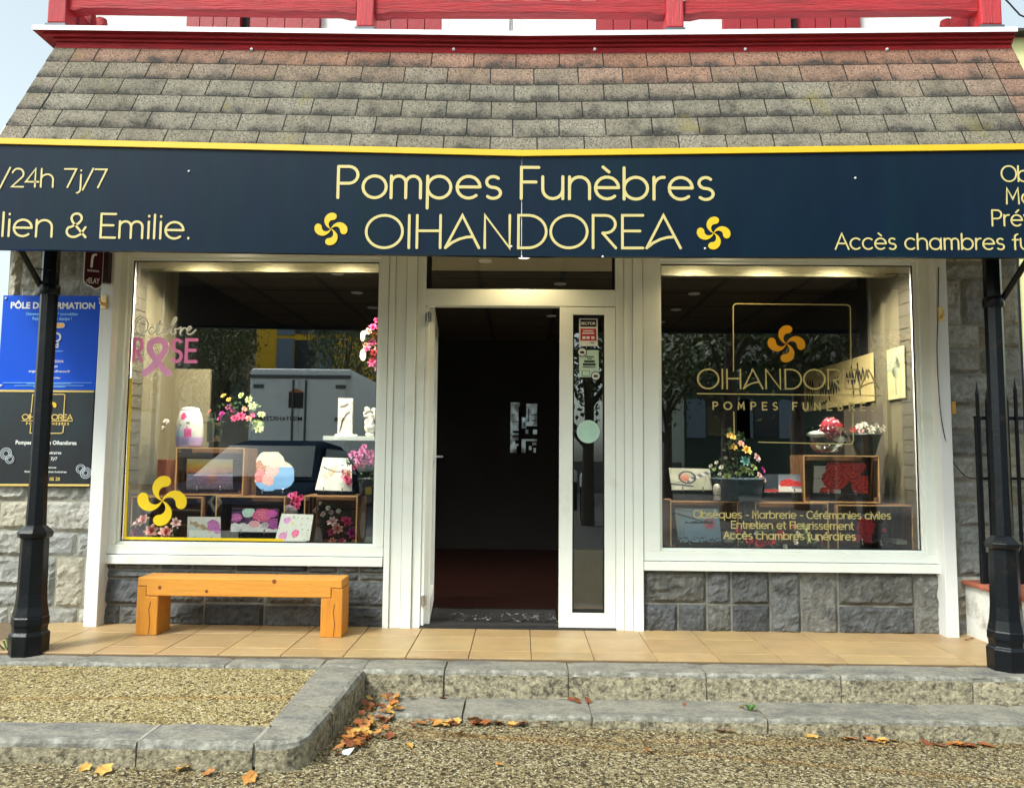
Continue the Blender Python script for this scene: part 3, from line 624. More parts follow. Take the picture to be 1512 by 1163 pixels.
z3 = n.new('ShaderNodeTexNoise'); z3.inputs['Scale'].default_value = 3.2; z3.inputs['Detail'].default_value = 6; L.new(tc.outputs['Object'], z3.inputs[0])
r3 = n.new('ShaderNodeMapRange'); r3.inputs[1].default_value = .66; r3.inputs[2].default_value = .78; r3.inputs[4].default_value = .6; L.new(z3.outputs[0], r3.inputs[0])
m3 = n.new('ShaderNodeMix'); m3.data_type = 'RGBA'; L.new(r3.outputs[0], m3.inputs[0]); L.new(mx.outputs[2], m3.inputs[6]); m3.inputs[7].default_value = (.20,.17,.035,1)
L.new(m3.outputs[2], b.inputs['Base Color'])
bp = n.new('ShaderNodeBump'); bp.inputs['Strength'].default_value = .8; bp.inputs['Distance'].default_value = .004; L.new(z1.outputs[0], bp.inputs['Height']); L.new(bp.outputs[0], b.inputs['Normal'])
mb = MB(); mb.quad(roofp(-1,0), roofp(0,0), roofp(0,1), roofp(-1,1), 1); mb.quad(roofp(0,0), roofp(1,0), roofp(1,1), roofp(0,1), 1)
rnd = random.Random(5); NR = 6
bw = (RB[2]-RB[0]).length; nw = 22.5
def shingle(u0, u1, v0, v1, red):
    base = lerp(Vector((.172,.155,.120)), Vector((.232,.122,.084)), red); f = rnd.uniform(.93,1.07)
    c = tuple(base*f + Vector((rnd.uniform(-.012,.012),)*3))
    um = [(u0,u1)] if not (u0 < 0 < u1) else [(u0,0.),(0.,u1)]
    j = [rnd.uniform(0,.0008) for _ in range(2)]
    for a, b_ in um:
        vs = [roofp(a,v0,.0042+j[0]), roofp(b_,v0,.0042+j[1]), roofp(b_,lerp(v0,v1,.55),.003), roofp(a,lerp(v0,v1,.55),.003), roofp(b_,v1,.002), roofp(a,v1,.002), roofp(a,v0,-.002), roofp(b_,v0,-.002)]
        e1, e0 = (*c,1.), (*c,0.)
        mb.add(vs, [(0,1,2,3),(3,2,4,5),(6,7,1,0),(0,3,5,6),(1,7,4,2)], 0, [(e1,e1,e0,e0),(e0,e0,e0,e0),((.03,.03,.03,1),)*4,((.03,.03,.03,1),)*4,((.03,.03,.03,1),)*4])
EDGE = .035
for r in range(NR):
    v0, v1 = r/NR, (r+1)/NR*1.0 + (.01 if r < NR-1 else 0)
    off = (.5 if r % 2 else 0.)+rnd.uniform(-.06,.06); k = -1
    while True:
        a = -1+EDGE*1.4+(k+off)*2/nw+.0012; b_ = a+2/nw-.0024; k += 1
        a = max(a, -1+EDGE*1.4); b_ = min(b_, 1-EDGE*1.6)
        if a >= 1-EDGE*1.6: break
        if b_-a < .01: continue
        um = (a+b_)/2
        red = smooth((r-2.7+rnd.uniform(-.45,.45)+.7*um)/2.8)
        shingle(a, b_, v0, min(v1,1), red if r < NR-1 else .85+.15*um)
    vv = (v0, min(v1,1))
    shingle(-1, -1+EDGE*1.4-.002, *vv, .1); shingle(1-EDGE*1.6+.002, 1, *vv, .5+.08*r)
roof = mb.build('roof', [m_shing, m_dark], B)
mb = MB()
for u, s in ((-1,-1),(1,1)):
    a, b_ = roofp(u,-.02), roofp(u,1.0); e0, e1 = Vector((s*.05,.02,-.03)), Vector((s*.012,.02,-.03))
    vs = [a, a+e0, b_+e1, b_]; d = Vector((0,.03,-.03)); mb.add(vs+[p+d for p in vs], [(0,1,2,3),(7,6,5,4),(0,4,5,1),(1,5,6,2),(2,6,7,3)])
mb.build('verge_board', M('stucco_white', (.82,.83,.82), rough=.9, var=.06, bump=.5, bs=80), roof)
# closed underside and back of the canopy
mb = MB(); mb.box(PX(40,-.4), PX(1480,-.4), -.5, .02, Z_SOF+.06, Z_SOF+.9); mb.build('canopy_core', M('canopy_boards', (.05,.045,.04), rough=.9), B)
# ------------------------------------------------------------------ cornice with white ledge
def zc(py, y): return P(771, py, y).z
Za = zc(53,-1.0); Zb = zc(62,-.9735); Zc = zc(69.3,-.953)
prof = [(-1.0, zc(46,-1.0), 0), (-1.0, Za, 0), (-.9735, Za+.0005, 1), (-.9735, Zb, 1), (-.953, Zb+.0005, 1), (-.956, (Zb+Zc)/2, 1), (-.953, Zc, 1), (-.942, Zc+.0005, 1), (-.942, zc(80,-.942), 1)]
mb = MB(); xs = [-1.,0.,1.]
ends = {0: (PX(47,-1.0,44), PX(1503,-1.0,44)), 2: (PX(83,-.942,70), PX(1494,-.942,70))}
def xe(i, side):
    y = prof[i][0]; t = (y+1.0)/.058
    return lerp(ends[0][side], ends[2][side], smooth(t)) if side == 0 else lerp(ends[0][side], ends[2][side], t)
kink = .030
for i in range(len(prof)-1):
    (y0, za, ma), (y1, zb_, mb_) = prof[i], prof[i+1]
    for sd in (0,1):
        a0, a1 = xe(i, sd), xe(i+1, sd)
        e0, e1 = Vector((a0,y0,za+kink)), Vector((a1,y1,zb_+kink)); c0, c1 = Vector((0,y0,za)), Vector((0,y1,zb_))
        mb.add([e0, c0, c1, e1], [(0,1,2,3)], 0 if i == 0 else 1)
for sd in (0,1):
    pts = [Vector((xe(i,sd), prof[i][0], prof[i][1]+kink)) for i in range(len(prof))]
    back = [Vector((p.x, -.1, p.z)) for p in pts]
    mb.add(pts+back, [(i, i+1, len(pts)+i+1, len(pts)+i) for i in range(len(pts)-1)], 1)
    a0 = xe(0,sd); mb.add([Vector((a0,-1.0,prof[0][1]+kink)), Vector((0,-1.0,prof[0][1])), Vector((0,.02,prof[0][1]+.03)), Vector((a0,.02,prof[0][1]+kink+.03))], [(0,1,2,3)], 0)
for px in (372, 670, 878, 1100, 1309):
    p = P(px, 77, -.942); mb.ball(p+Vector((0,-.006,.012)), .009, 6, 0)
cor = mb.build('cornice', [M('pale_ledge', (.78,.82,.86), rough=.45, var=.05), m_red], B)
# ------------------------------------------------------------------ balcony
ZL = zc(46,-1.0)
def kz(x): return kink*min(1, abs(x)/2.45)
YR = -.955
bal = MB(); zr0, zr1 = P(771,21,YR).z, P(771,2,YR).z
for a, b_ in ((97,526),(552,983),(1010,1447)):
    xa, xb = PX(a,YR,20), PX(b_,YR,20)
    ka, kb = kz(xa), kz(xb); ch = .07
    pts = [(xa,zr0-.012+ka),(xa+.05,zr0-.012+ka),(xa+ch+.03,zr0+ka),(xb-ch-.03,zr0+kb),(xb-.05,zr0-.012+kb),(xb,zr0-.012+kb),(xb,zr1+kb),(xa,zr1+ka)]
    bal.prism(pts, YR, YR+.075); bal.box(xa, xb, YR, YR+.07, ZL+.95, ZL+1.03)
balc = bal.build('balcony', m_red, B, .006)
for pxc, wd in ((83.5,27),(539,25.5),(996.5,26.5),(1463.5,32)):
    xa, xb = PX(pxc-wd/2,YR-.02,25), PX(pxc+wd/2,YR-.02,25); z = ZL+kz(xa)
    mb = MB(); mb.box(xa, xb, YR-.025, YR+.085, z+.022, ZL+1.15); mb.build('post', m_redv, balc, .01)
    mb = MB(); mb.box(xa-.006, xb+.006, YR-.03, YR+.09, z+.004, z+.021); mb.build('post_foot', M('lead_grey', (.10,.11,.13), rough=.5, metal=.4), balc)
k = 0; x = PX(97,YR,20)+.06
proto = None
while x < PX(1447,YR,20)-.03:
    if all(abs(x-PX(c,YR,20)) > .07 for c in (539,996.5)):
        if proto is None:
            mb = MB(); mb.prism([(-.032,0),(.032,0),(.032,.2),(.018,.26),(.04,.38),(.018,.5),(.032,.56),(.032,.76),(-.032,.76),(-.032,.56),(-.018,.5),(-.04,.38),(-.018,.26),(-.032,.2)], .02, .045); proto = mb.build('baluster', m_redv, balc)
            o = proto
        else: o = proto.copy(); COL.objects.link(o); o.parent = balc
        o.location = (x, YR, zr1+kz(x)-.005); ORG[o.name] = Vector((0,0,0))
    x += .1652
tb = None
for xs_, sg in ((PX(83.5,YR,25),1),(PX(1463.5,YR,25),-1)):
    mb = MB(); zz = zr0+kink; mb.box(xs_-.03, xs_+.03, YR+.09, .0, zz, zz+.07); mb.build('side_rail', m_red, balc)
    for i in range(6):
        if tb is None:
            mb = MB(); q = [(.02,0),(.045,.006),(.045,.016),(.03,.022),(.05,.05),(.058,.075),(.05,.1),(.028,.125),(.03,.15),(.045,.2),(.03,.3)]
            mb.lathe(q, (0,0,0), 16); tb = mb.build('turned_baluster', m_red, balc); o = tb
        else: o = tb.copy(); COL.objects.link(o); o.parent = balc
        o.location = (xs_+sg*.01, YR+.16+i*.135, ZL+kink+.01); ORG[o.name] = Vector((0,0,0))
# upper house wall with shutters and french windows
mb = MB(); mb.box(PX(112,0,30), PX(1440,0,30), 0, .3, ZL-.2, ZL+2.6); mb.build('upper_wall', m_render, B)
for a, b_ in ((275,355),(369,472),(552,652),(880,981),(1068,1168),(1181,1271)):
    xa, xb = PX(a,-.04,38), PX(b_,-.04,38); mb = MB(); n_ = 4
    for i in range(n_): mb.box(lerp(xa,xb,i/n_)+.003, lerp(xa,xb,(i+1)/n_)-.003, -.045, -.02, ZL-.02, ZL+2.1)
    mb.box(xa, xb, -.02, -.004, ZL-.02, ZL+2.1)
    mb.build('shutter', m_shut, B)
for a, b_ in ((355,369),(1168,1181)):
    mb = MB(); mb.box(PX(a,-.003,38), PX(b_,-.003,38), -.003, .004, ZL-.02, ZL+2.1); mb.build('shutter_gap', m_dark, B)
for a, b_ in ((652,752),(758,880)):
    mb = MB(); xa, xb = PX(a,-.03,38), PX(b_,-.03,38); f_ = .05
    mb.box(xa, xa+f_, -.04, -.005, ZL-.02, ZL+2.1); mb.box(xb-f_, xb, -.04, -.005, ZL-.02, ZL+2.1); mb.box(xa+f_, xb-f_, -.035, -.005, ZL-.02, ZL+.9); mb.box(xa+f_, xb-f_, -.035, -.005, ZL+2.0, ZL+2.1)
    o = mb.build('french_window', m_white, B, .004); mb = MB(); mb.box(xa+f_, xb-f_, -.02, -.015, ZL+.9, ZL+2.0); mb.build('pane', m_glass, o)
# ------------------------------------------------------------------ fascia sign
SG = thing('fascia_sign', 'long dark blue fascia sign with cream lettering and yellow top edge', 'shop sign', (0,YS,P(771,376,YS).z))
pT = [(-165,209.5),(770,231.5),(1700,219.5)]; pB = [(-165,365.5),(770,378.5),(1700,380.5)]
m_navy = M('navy_panel', (.0028,.0115,.027), rough=.33, var=.15, vs=4, spec=.15, bump=.004, bs=8, stretch=(2.5,1,.45), col2=(.0025,.0145,.026), c2s=1.2)
for i in (0,1):
    a, b_, c, d = P(*pB[i],YS), P(*pB[i+1],YS), P(*pT[i+1],YS), P(*pT[i],YS)
    g = .0022
    if i == 0: b_.x -= g; c.x -= g
    else: a.x += g; d.x += g
    mb = MB(); mb.prism([(a.x,a.z),(b_.x,b_.z),(c.x,c.z),(d.x,d.z)], YS, YS+.03); mb.build('sign_panel', m_navy, SG)
mb = MB(); x = P(770.4,300,YS).x; mb.box(x-.0018, x+.0018, YS+.002, YS+.02, P(770,378,YS).z, P(770,233,YS).z); mb.build('panel_joint', m_wht, SG)
mb = MB()
for i in (0,1):
    a, b_ = P(*pT[i],YS), P(*pT[i+1],YS); hgt = .031; v = Vector((0,-.012,0)); w_ = Vector((0,.05,0)); h_ = Vector((0,0,hgt))
    mb.add([a+v, b_+v, b_+v+h_, a+v+h_, a+w_, b_+w_, b_+w_+h_, a+w_+h_], [(0,1,2,3),(3,2,6,7),(4,5,1,0),(5,4,7,6)])
mb.build('edge_trim', M('yellow_trim', (.70,.45,.012), rough=.4, var=.05), SG)
mb = MB()   # dark back of the sign, and a frame holding it to the porch
a, b_ = P(-165,366,YS), P(1700,380,YS); mb.box(a.x, b_.x, YS+.032, YS+.06, min(a.z,b_.z)+.03, P(771,235,YS).z); 
mb.box(a.x+1., b_.x-1., YS+.06, -.8, Z_SOF-.03, Z_SOF+.06)
mb.build('backing', M('sign_backing', (.012,.011,.010), rough=.7), SG)
fS = flat(YS-.0005)
def ps(px, py): p = P(px, py, YS); return p.x, p.z
def sign_text(name, t, a, b_, h, w, track=0., right=None):
    mb = MB(); x0, z0 = ps(*a)
    x1, z1_ = ps(*b_) if b_ else (None, None)
    sl_ = (z1_-z0)/(x1-x0) if b_ else 0
    stroke_text(mb, t, x0, x1, z0, h, w, fS, slope=sl_, track=track, dep=.0018); mb.build(name, m_cream, SG)
hh = lambda a, b_: ps(771,a)[1]-ps(771,b_)[1]
sign_text('lettering', 'Pompes Funèbres', (494,292), (1058,295), hh(247,293), .0155)
sign_text('lettering', 'OIHΛNDOREΛ', (538,366), (1008,366.5), hh(318.5,366.5), .0135)
sign_text('lettering', '24h/24h 7j/7', (-66,275), (158,277.5), hh(250,277), .0088)
sign_text('lettering', 'lien & Emilie.', (0,348.5), (282,353), hh(316,351), .0115)
for t, a, b_, y in (('Obsèques', 1478, 1624, 268), ('Marbrerie', 1484, 1630, 301), ('Prévoyance', 1463, 1640, 333.5), ('Accès chambres funéraires', 1233, 1646, 368)):
    sign_text('lettering', t, (a,y), (b_,y+1), hh(245,267.5), .008)
for px, py in ((489,338.5),(1053.5,344.5)):
    mb = MB(); x, z = ps(px,py); lauburu(mb, x, z, .086, fS, dep=.004); mb.build('emblem', m_yel, SG)
mb = MB()
for px, py in ((279,253),(755,364),(1263,263),(1041,367),(771,250),(1225,257)): p = P(px,py,YS-.001); mb.lathe([(.0055,0),(.004,.004),(0,.005)], (0,0,0), 8); 
mb = MB()
for px, py in ((279,253),(755,364),(1263,263),(1041,367),(890,379)): mb.ball(P(px,py,YS-.002), .006, 5)
mb.build('screw', m_wht, SG)
# ------------------------------------------------------------------ porch posts
KZ = P(700, 975, -.75).z
def porch_post(pxc, Yp, label, sg, bx):
    base = P(pxc, 972 if sg < 0 else 991, Yp); x, y, z0 = base.x, Yp, FZ-.012
    t = thing('porch_post', label, 'post', (x,y,z0), 0, 'iron posts carrying the canopy')
    def zz(py): return P(pxc, py, y).z - z0
    x0 = x
    mb = MB(); o_ = (x,y,z0); N = 8
    ztop = Z_SOF - z0 + .02; zc_ = zz(782 if sg < 0 else 798)
    mb.lathe([(.074,zc_),(.052,zc_+.02),(.046,zc_+.3),(.046,ztop)], o_, 8, sm=False, a0=pi/8); sh = mb.build('shaft', m_black, t)
    mb = MB(); mb.lathe([(.092,.21),(.082,.26),(.076,.33),(.072,zc_-.06),(.072,zc_-.045)], o_, 8, sm=False, a0=pi/8); mb.build('pedestal', m_black, t, .004)
    mb = MB(); mb.lathe([(.072,zc_-.046),(.088,zc_-.035),(.092,zc_-.012),(.078,zc_+.004),(.06,zc_+.022),(.05,zc_+.03)], o_, 8, sm=False, a0=pi/8); mb.build('collar', m_black, t, .003)
    mb = MB(); mb.lathe([(.1,0),(.102,.11),(.088,.125),(.09,.15),(.096,.165),(.094,.2),(.085,.215)], o_, 8, sm=False, a0=pi/8); mb.build('foot', m_black, t, .004)
    mb = MB(); p0 = P(bx[0], bx[1], y); p1 = P(bx[2], bx[3], y-.18); p0 = Vector((x+sg*.04, y, p0.z)); d_ = (p1-p0)
    mb.tube([p0-d_*.05, p0+d_*1.4], .017, 8); mb.lathe([(.05,p0.z-z0-.03),(.055,p0.z-z0-.02),(.055,p0.z-z0+.02),(.05,p0.z-z0+.03)], o_, 12)
    mb.tube([(x-.09,y-.03,p0.z+.12),(x+.04,y-.05,p0.z+.1)], .004, 6) if sg < 0 else mb.tube([(x-.07,y-.03,p0.z),(x-.04,y-.05,p0.z)], .004, 6)
    mb.build('bracket', m_black, t)
    return t
porch_post(41.5, -.72, 'black iron post at the left in front of the blue and black notice boards', -1, (72,428,30,368))
porch_post(1489, -.78, 'black iron post at the right beside the iron fence and low white wall', 1, (1478,447,1512,392))
# ------------------------------------------------------------------ ground, terrace, steps
_a, _b = G(1000,1118,0), G(1400,1143,0); _s = (_b.y-_a.y)/(_b.x-_a.x); _c = G(500,1103,0); _d = G(800,1101,0); _s2 = (_d.y-_c.y)/(_d.x-_c.x)
ROADST = [(_s, _a.y-_s*_a.x, .04, .5), (_s2, _c.y-_s2*_c.x, .05, .4)]; _e, _g = G(0,1042,.15), G(430,1042,.15); _s3 = (_g.y-_e.y)/(_g.x-_e.x); TERST = [(_s3, _e.y-_s3*_e.x, .035, .5)]
m_road = gravel('road_aggregate', [(0,(.27,.215,.11)),(.22,(.075,.053,.025)),(.34,(.40,.34,.20)),(.55,(.16,.122,.058)),(.70,(.50,.45,.30)),(.82,(.032,.023,.013)),(.92,(.30,.235,.11))], 96, (.62,.50,.28), .9, stain=ROADST, bump=.5)
m_terr = gravel('terrace_aggregate', [(0,(.40,.32,.14)),(.25,(.17,.12,.045)),(.38,(.50,.42,.22)),(.60,(.28,.22,.09)),(.74,(.58,.51,.31)),(.86,(.05,.036,.016)),(.94,(.36,.29,.13))], 98, (.80,.64,.28), .8, stain=TERST, bump=.5)
m_ktop = M('kerb_stone_top', (.235,.225,.19), rough=.65, var=.5, vs=45, col2=(.12,.123,.118), c2s=5, c2t=(.45,.66), bump=.5, bs=70, stretch=(1,2.2,1))
m_kface = M('kerb_stone_face', (.33,.295,.20), rough=.9, var=.6, vs=40, col2=(.10,.088,.06), c2s=30, c2t=(.5,.64), bump=.9, bs=55)
m_kpale = M('worn_arris', (.27,.265,.23), rough=.85, var=.5, vs=30, col2=(.15,.145,.12), c2s=16, c2t=(.40,.58), bump=.5, bs=60)
def roadz(x, y):                        # the road falls gently to the right in front of the shop
    return (.035 - .0225*max(-3., min(3.2, x)))*smooth((y+5.4)/1.8)
def GR(px, py):
    p = G(px, py, 0)
    for _ in range(4): p = G(px, py, roadz(p.x, p.y))
    return p
mb = MB(); gx = [-70,-9]+[-3+.4*i for i in range(16)]+[3.4,9,70]; gy = [-80,-30,-12,-6.4,-5.4]+[-5.1+.3*i for i in range(13)]+[0,12,40]
mb.add([(x, y, roadz(x,y)) for y in gy for x in gx], [(j*len(gx)+i, j*len(gx)+i+1, (j+1)*len(gx)+i+1, (j+1)*len(gx)+i) for j in range(len(gy)-1) for i in range(len(gx)-1)], 0, None, True); road = struct(mb.build('road', m_road))
mb = MB(); mb.box(-70, 70, -80, -6.4, ROADZ, ROADZ+.004); struct(mb.build('asphalt_road', M('asphalt', (.045,.045,.043), rough=.85, var=.3, vs=3, bump=.3, bs=200)))
YK0 = -.66                                            # back edge of the upper kerb
def gz(px, py, z): return G(px, py, z)
YT = G(771,972,FZ).y                                  # front edge of porch tiles
YK = G(771,990,FZ-.012).y                             # front edge of upper kerb
H2 = P(771,1031,YK).z                                 # lower tread height at back
YL = G(771,1056,H2).y
XKL = G(538,990,FZ-.012).x                            # inner corner where the terrace return meets the step
XW = -9.; XE = 9.
TZ = FZ-.014
# tile floor
m_tile = M('terracotta_tiles', (1,1,1), rough=.42, vcol=True, var=.14, vs=5, col2=(.36,.27,.15), c2s=3, c2t=(.5,.75), bump=.12, bs=80, spec=.45)
mb = MB(); mb.box(XL-.6, XR+.3, YT, .1, FZ-.06, FZ-.006, 1)
TW = .345; rnd = random.Random(2); x = PX(771)-TW*9+.06
while x < XR+.2:
    for j in range(3):
        y1 = YT+.002+(j+1)*TW*1.0; y0 = YT+.002+j*TW
        if j == 0: y0, y1 = YT+.002, YT+.16
        if j == 1: y0, y1 = YT+.16, YT+.16+TW
        if j == 2: y0, y1 = YT+.16+TW, .06
        if x+TW > XL-.55 and y1 > y0:
            f = rnd.uniform(.9,1.1); mb.box(max(x,XL-.55)+.0025, x+TW-.0025, y0+.0025, y1-.0025, FZ-.02, FZ+rnd.uniform(0,.0012), 0, (.385*f,.265*f*rnd.uniform(.97,1.03),.130*f))
    x += TW
struct(mb.build('porch_floor', [m_tile, M('grout', (.13,.09,.05), rough=.95, var=.2, vs=30)], None, .0015, 1))
def worn_block(mb, x0, x1, y0, y1, z0, z1, seed, rt=.022, jit=.004, mf=1, nx=None):
    """kerb stone along x: rounded worn front arris, uneven faces"""
    rnd = random.Random(seed); nx = nx or max(6, int((x1-x0)/.06)); k = rnd.random()*40
    prof = [(y1,z0),(y1,z1)] + [(lerp(y1,y0+rt,t),z1) for t in (.33,.66,1)] + [(y0+rt-rt*sin(a), z1-rt+rt*cos(a)) for a in (pi/6,pi/3)] + [(y0,z1-rt)] + [(y0,lerp(z1-rt,z0,t)) for t in (.25,.5,.75,1)]
    n_ = len(prof); vs = []
    for i in range(nx+1):
        x = lerp(x0, x1, i/nx); ed = min(i, nx-i)
        for j, (y, z) in enumerate(prof):
            a = noise.noise(Vector((x*4, y*5+z*7, k)))*jit*1.5 + noise.noise(Vector((x*19, y*22+z*22, k+5)))*jit
            e = -.006 if ed == 0 else 0
            fr = j >= 6
            vs.append((x + (.0 if ed else noise.noise(Vector((y*9,z*9,k)))*.006), y - (a*1.6+e if fr else 0), z + (a*.6 + e if 1 <= j <= 7 else 0)))
    for i in range(nx):
        for j in range(n_-1):
            m = 0 if j < 4 else (2 if j < 7 else mf)
            mb.add([vs[i*n_+j], vs[i*n_+j+1], vs[(i+1)*n_+j+1], vs[(i+1)*n_+j]], [(0,3,2,1)], m, None, j in (4,5,6))
    mb.add(vs[:n_], [tuple(range(n_))], mf); mb.add(vs[-n_:], [tuple(range(n_-1,-1,-1))], mf)
KM = [m_ktop, m_kface, m_kpale]
# upper step / kerb running along the whole porch
kerb = bpy.data.objects.new('kerb', None); COL.objects.link(kerb); struct(kerb); ORG['kerb'] = Vector((0,0,0))
cuts = [XW] + [G(px, 985, TZ).x for px in (-420,92,325,470,536,657,838,1036,1225,1408)] + [XE]
for i in range(len(cuts)-1):
    mb = MB(); worn_block(mb, cuts[i]+.0035, cuts[i+1]-.0035, YK if cuts[i] > XKL-.2 else YK+.05, YT-.002, H2-.03, TZ, 100+i); mb.build('kerb_stone', KM, kerb)
mb = MB(); mb.box(XKL-.05, XE, YK+.02, YT, H2-.1, TZ-.02); mb.build('kerb_bedding', m_mortd, kerb)
step = bpy.data.objects.new('step', None); COL.objects.link(step); struct(step); ORG['step'] = Vector((0,0,0))
c0 = G(556,1045,H2).x
cuts = [c0] + [G(px, 1048, H2).x for px in (684,872,1122,1366,1500)] + [5., XE]
for i in range(len(cuts)-1):
    mb = MB(); worn_block(mb, cuts[i]+.0035, cuts[i+1]-.0035, YL, YK+.04, ROADZ-.05, H2, 140+i, rt=.02, jit=.003); mb.build('step_stone', KM, step)
# raised terrace on the left: aggregate bed with a stone edge
YF0 = G(300,1069,TZ-.045).y; YF1 = G(300,1095,TZ-.045).y        # edge stone back / front
ZF = TZ-.045
XR1 = G(470,1065,ZF).x                                          # outer right face of the return
a, b_, c, d = G(0,981,TZ), G(478,981,TZ), G(392,1071,ZF), G(0,1069,ZF)
mb = MB(); nx_, ny_ = 24, 8
xr_b, xr_f = G(474,982,TZ).x+.03, G(398,1070,ZF).x+.03
vs = [Vector((lerp(XW, lerp(xr_b,xr_f,j/ny_), i/nx_), lerp(YT-.2, YF0-.01, j/ny_), lerp(TZ-.004, ZF-.008, j/ny_) + .004*noise.noise(Vector((i*.9,j*.9,3))))) for j in range(ny_+1) for i in range(nx_+1)]
mb.add(vs, [(j*(nx_+1)+i, (j+1)*(nx_+1)+i, (j+1)*(nx_+1)+i+1, j*(nx_+1)+i+1) for j in range(ny_) for i in range(nx_)], 0, None, True)
struct(mb.build('terrace', m_terr))
cuts = [XW] + [G(px,1085,ZF).x for px in (-640,-250,213)] + [G(384,1085,ZF).x]
edge = bpy.data.objects.new('terrace_edge', None); COL.objects.link(edge); struct(edge); ORG['terrace_edge'] = Vector((0,0,0))
for i in range(len(cuts)-1):
    mb = MB(); worn_block(mb, cuts[i]+.005, cuts[i+1]-.005, YF1, YF0, ROADZ-.05, ZF, 170+i, rt=.03, jit=.006); mb.build('edge_stone', KM, edge)
mb = MB()
for px in (213, 384): p = G(px,1085,ZF); mb.box(p.x-.008, p.x+.008, YF1+.02, YF0, ZF-.1, ZF-.002)
mb.build('edge_joint', M('pale_mortar', (.30,.29,.25), rough=.95, var=.2, vs=30, bump=.5), edge)
# corner stone with a rounded outside corner, and the return running back to the step
def plan_stone(pl_in, pl_out, z_in, seed):
    """stone between an inner and an outer plan polyline (same count); worn top edge on the outer side"""
    rnd = random.Random(seed); k = seed*.37; mb = MB(); n_ = len(pl_in); rt = .028; rows = []
    for i in range(n_):
        a_, b2 = Vector((*pl_in[i],0)), Vector((*pl_out[i],0)); z = z_in[i]; d_ = (b2-a_).normalized()
        r_ = [a_+Vector((0,0,ROADZ-.05)), a_+Vector((0,0,z)), a_.lerp(b2,.5)+Vector((0,0,z)), b2-d_*rt+Vector((0,0,z)), b2-d_*rt*.3+Vector((0,0,z-rt*.3)), b2+Vector((0,0,z-rt))]
        for t in (.3,.65,1.): r_.append(b2+Vector((0,0,lerp(z-rt, ROADZ-.05, t))))
        for j in range(1, len(r_)):
            nn = noise.noise(r_[j]*7+Vector((k,0,0)))*.008 + noise.noise(r_[j]*25+Vector((k,0,0)))*.004
            r_[j] = r_[j] + (d_*nn if j >= 5 else Vector((0,0,nn*.6)))
        rows.append(r_)
    m_ = len(rows[0])
    for i in range(n_-1):
        for j in range(m_-1): mb.add([rows[i][j], rows[i][j+1], rows[i+1][j+1], rows[i+1][j]], [(0,1,2,3)], 0 if j < 3 else (2 if j < 5 else 1), None, True)
    mb.add(rows[0], [tuple(range(m_))], 1); mb.add(rows[-1], [tuple(range(m_-1,-1,-1))], 1)
    return mb
def gl(a_, b2, n_): return [(lerp(a_[0],b2[0],i/n_), lerp(a_[1],b2[1],i/n_)) for i in range(n_+1)]
pi_, pj, pk = G(386,1085,ZF), G(472,1062,ZF), G(538,991,TZ)
xo_f, xo_b = G(473,1066,ZF).x, G(536,992,TZ).x
xc = G(388,1085,ZF).x; xi_f, xi_b = G(398,1069,ZF).x, G(474,983,TZ).x
ym = lerp(YF0, YK+.05, .33); f_ = lambda t: (lerp(xi_f,xi_b,t), lerp(YF0,YK+.06,t)); g_ = lambda t: (lerp(xo_f,xo_b,t), lerp(YF1+.12,YK,t))
rc = .13
arc = [(xo_f-rc+rc*sin(t), YF1+rc-rc*cos(t)) for t in [i*pi/2/7 for i in range(8)]]
arc = [(lerp(p[0], p[0], 0), p[1]) for p in arc]
outp = gl((xc, YF1), (xo_f-rc, YF1), 4)[:-1] + arc + gl((arc[-1][0], arc[-1][1]), g_(.33), 5)[1:]
inn = []
for i, p in enumerate(outp):
    t = i/(len(outp)-1); inn.append((lerp(xc, xi_f, min(1,t*2.2)), YF0) if t < .45 else (lerp(xi_f, f_(.3)[0], (t-.45)/.55), lerp(YF0, f_(.3)[1], (t-.45)/.55)))
zf = lambda y: lerp(ZF, TZ, max(0,min(1,(y-YF0)/(YK-YF0))))
o1 = plan_stone(inn, outp, [zf(p[1]) for p in inn], 5).build('edge_stone', KM, edge)
ii, oo = gl(f_(.315), f_(1.02), 10), gl(g_(.345), g_(1.0), 10)
plan_stone(ii, oo, [zf(p[1]) for p in ii], 9).build('edge_stone', KM, edge)
# rusty drip line along the road
# ------------------------------------------------------------------ fallen leaves, weeds, litter
def leaf_mesh(nm, seed, mat, size=1.):
    rnd = random.Random(seed); mb = MB(); n_ = 15; pts = []
    for i in range(n_):
        a_ = pi*2*i/n_; lobe = .55+.45*abs(cos(a_*2.5)); r_ = (.028*size)*lobe*rnd.uniform(.85,1.15)
        curl = rnd.uniform(.2,.6); pts.append((r_*cos(a_), r_*sin(a_)*.8, .012*size*curl*abs(cos(a_+seed))+.004))
    mid = [(p[0]*.5, p[1]*.5, p[2]*.35+.002) for p in pts]
    mb.add([(0,0,.004)]+mid+pts, [(0, 1+i, 1+(i+1)%n_) for i in range(n_)] + [(1+i, 1+n_+i, 1+n_+(i+1)%n_, 1+(i+1)%n_) for i in range(n_)], 0)
    mb.tube([(0,0,.004),(-.03*size,.004,.006)], .0012*size, 4)
    return mb.mesh(nm, mat)
LC = [(.36,.125,.022),(.26,.075,.016),(.42,.19,.04),(.17,.05,.016),(.48,.28,.06),(.32,.13,.04)]
LM = [leaf_mesh('leaf', i, M('dry_leaf_%s' % 'abcdef'[i], LC[i], rough=.75, var=.3, vs=60, bump=.2, bs=150)) for i in range(6)]
rnd = random.Random(12)
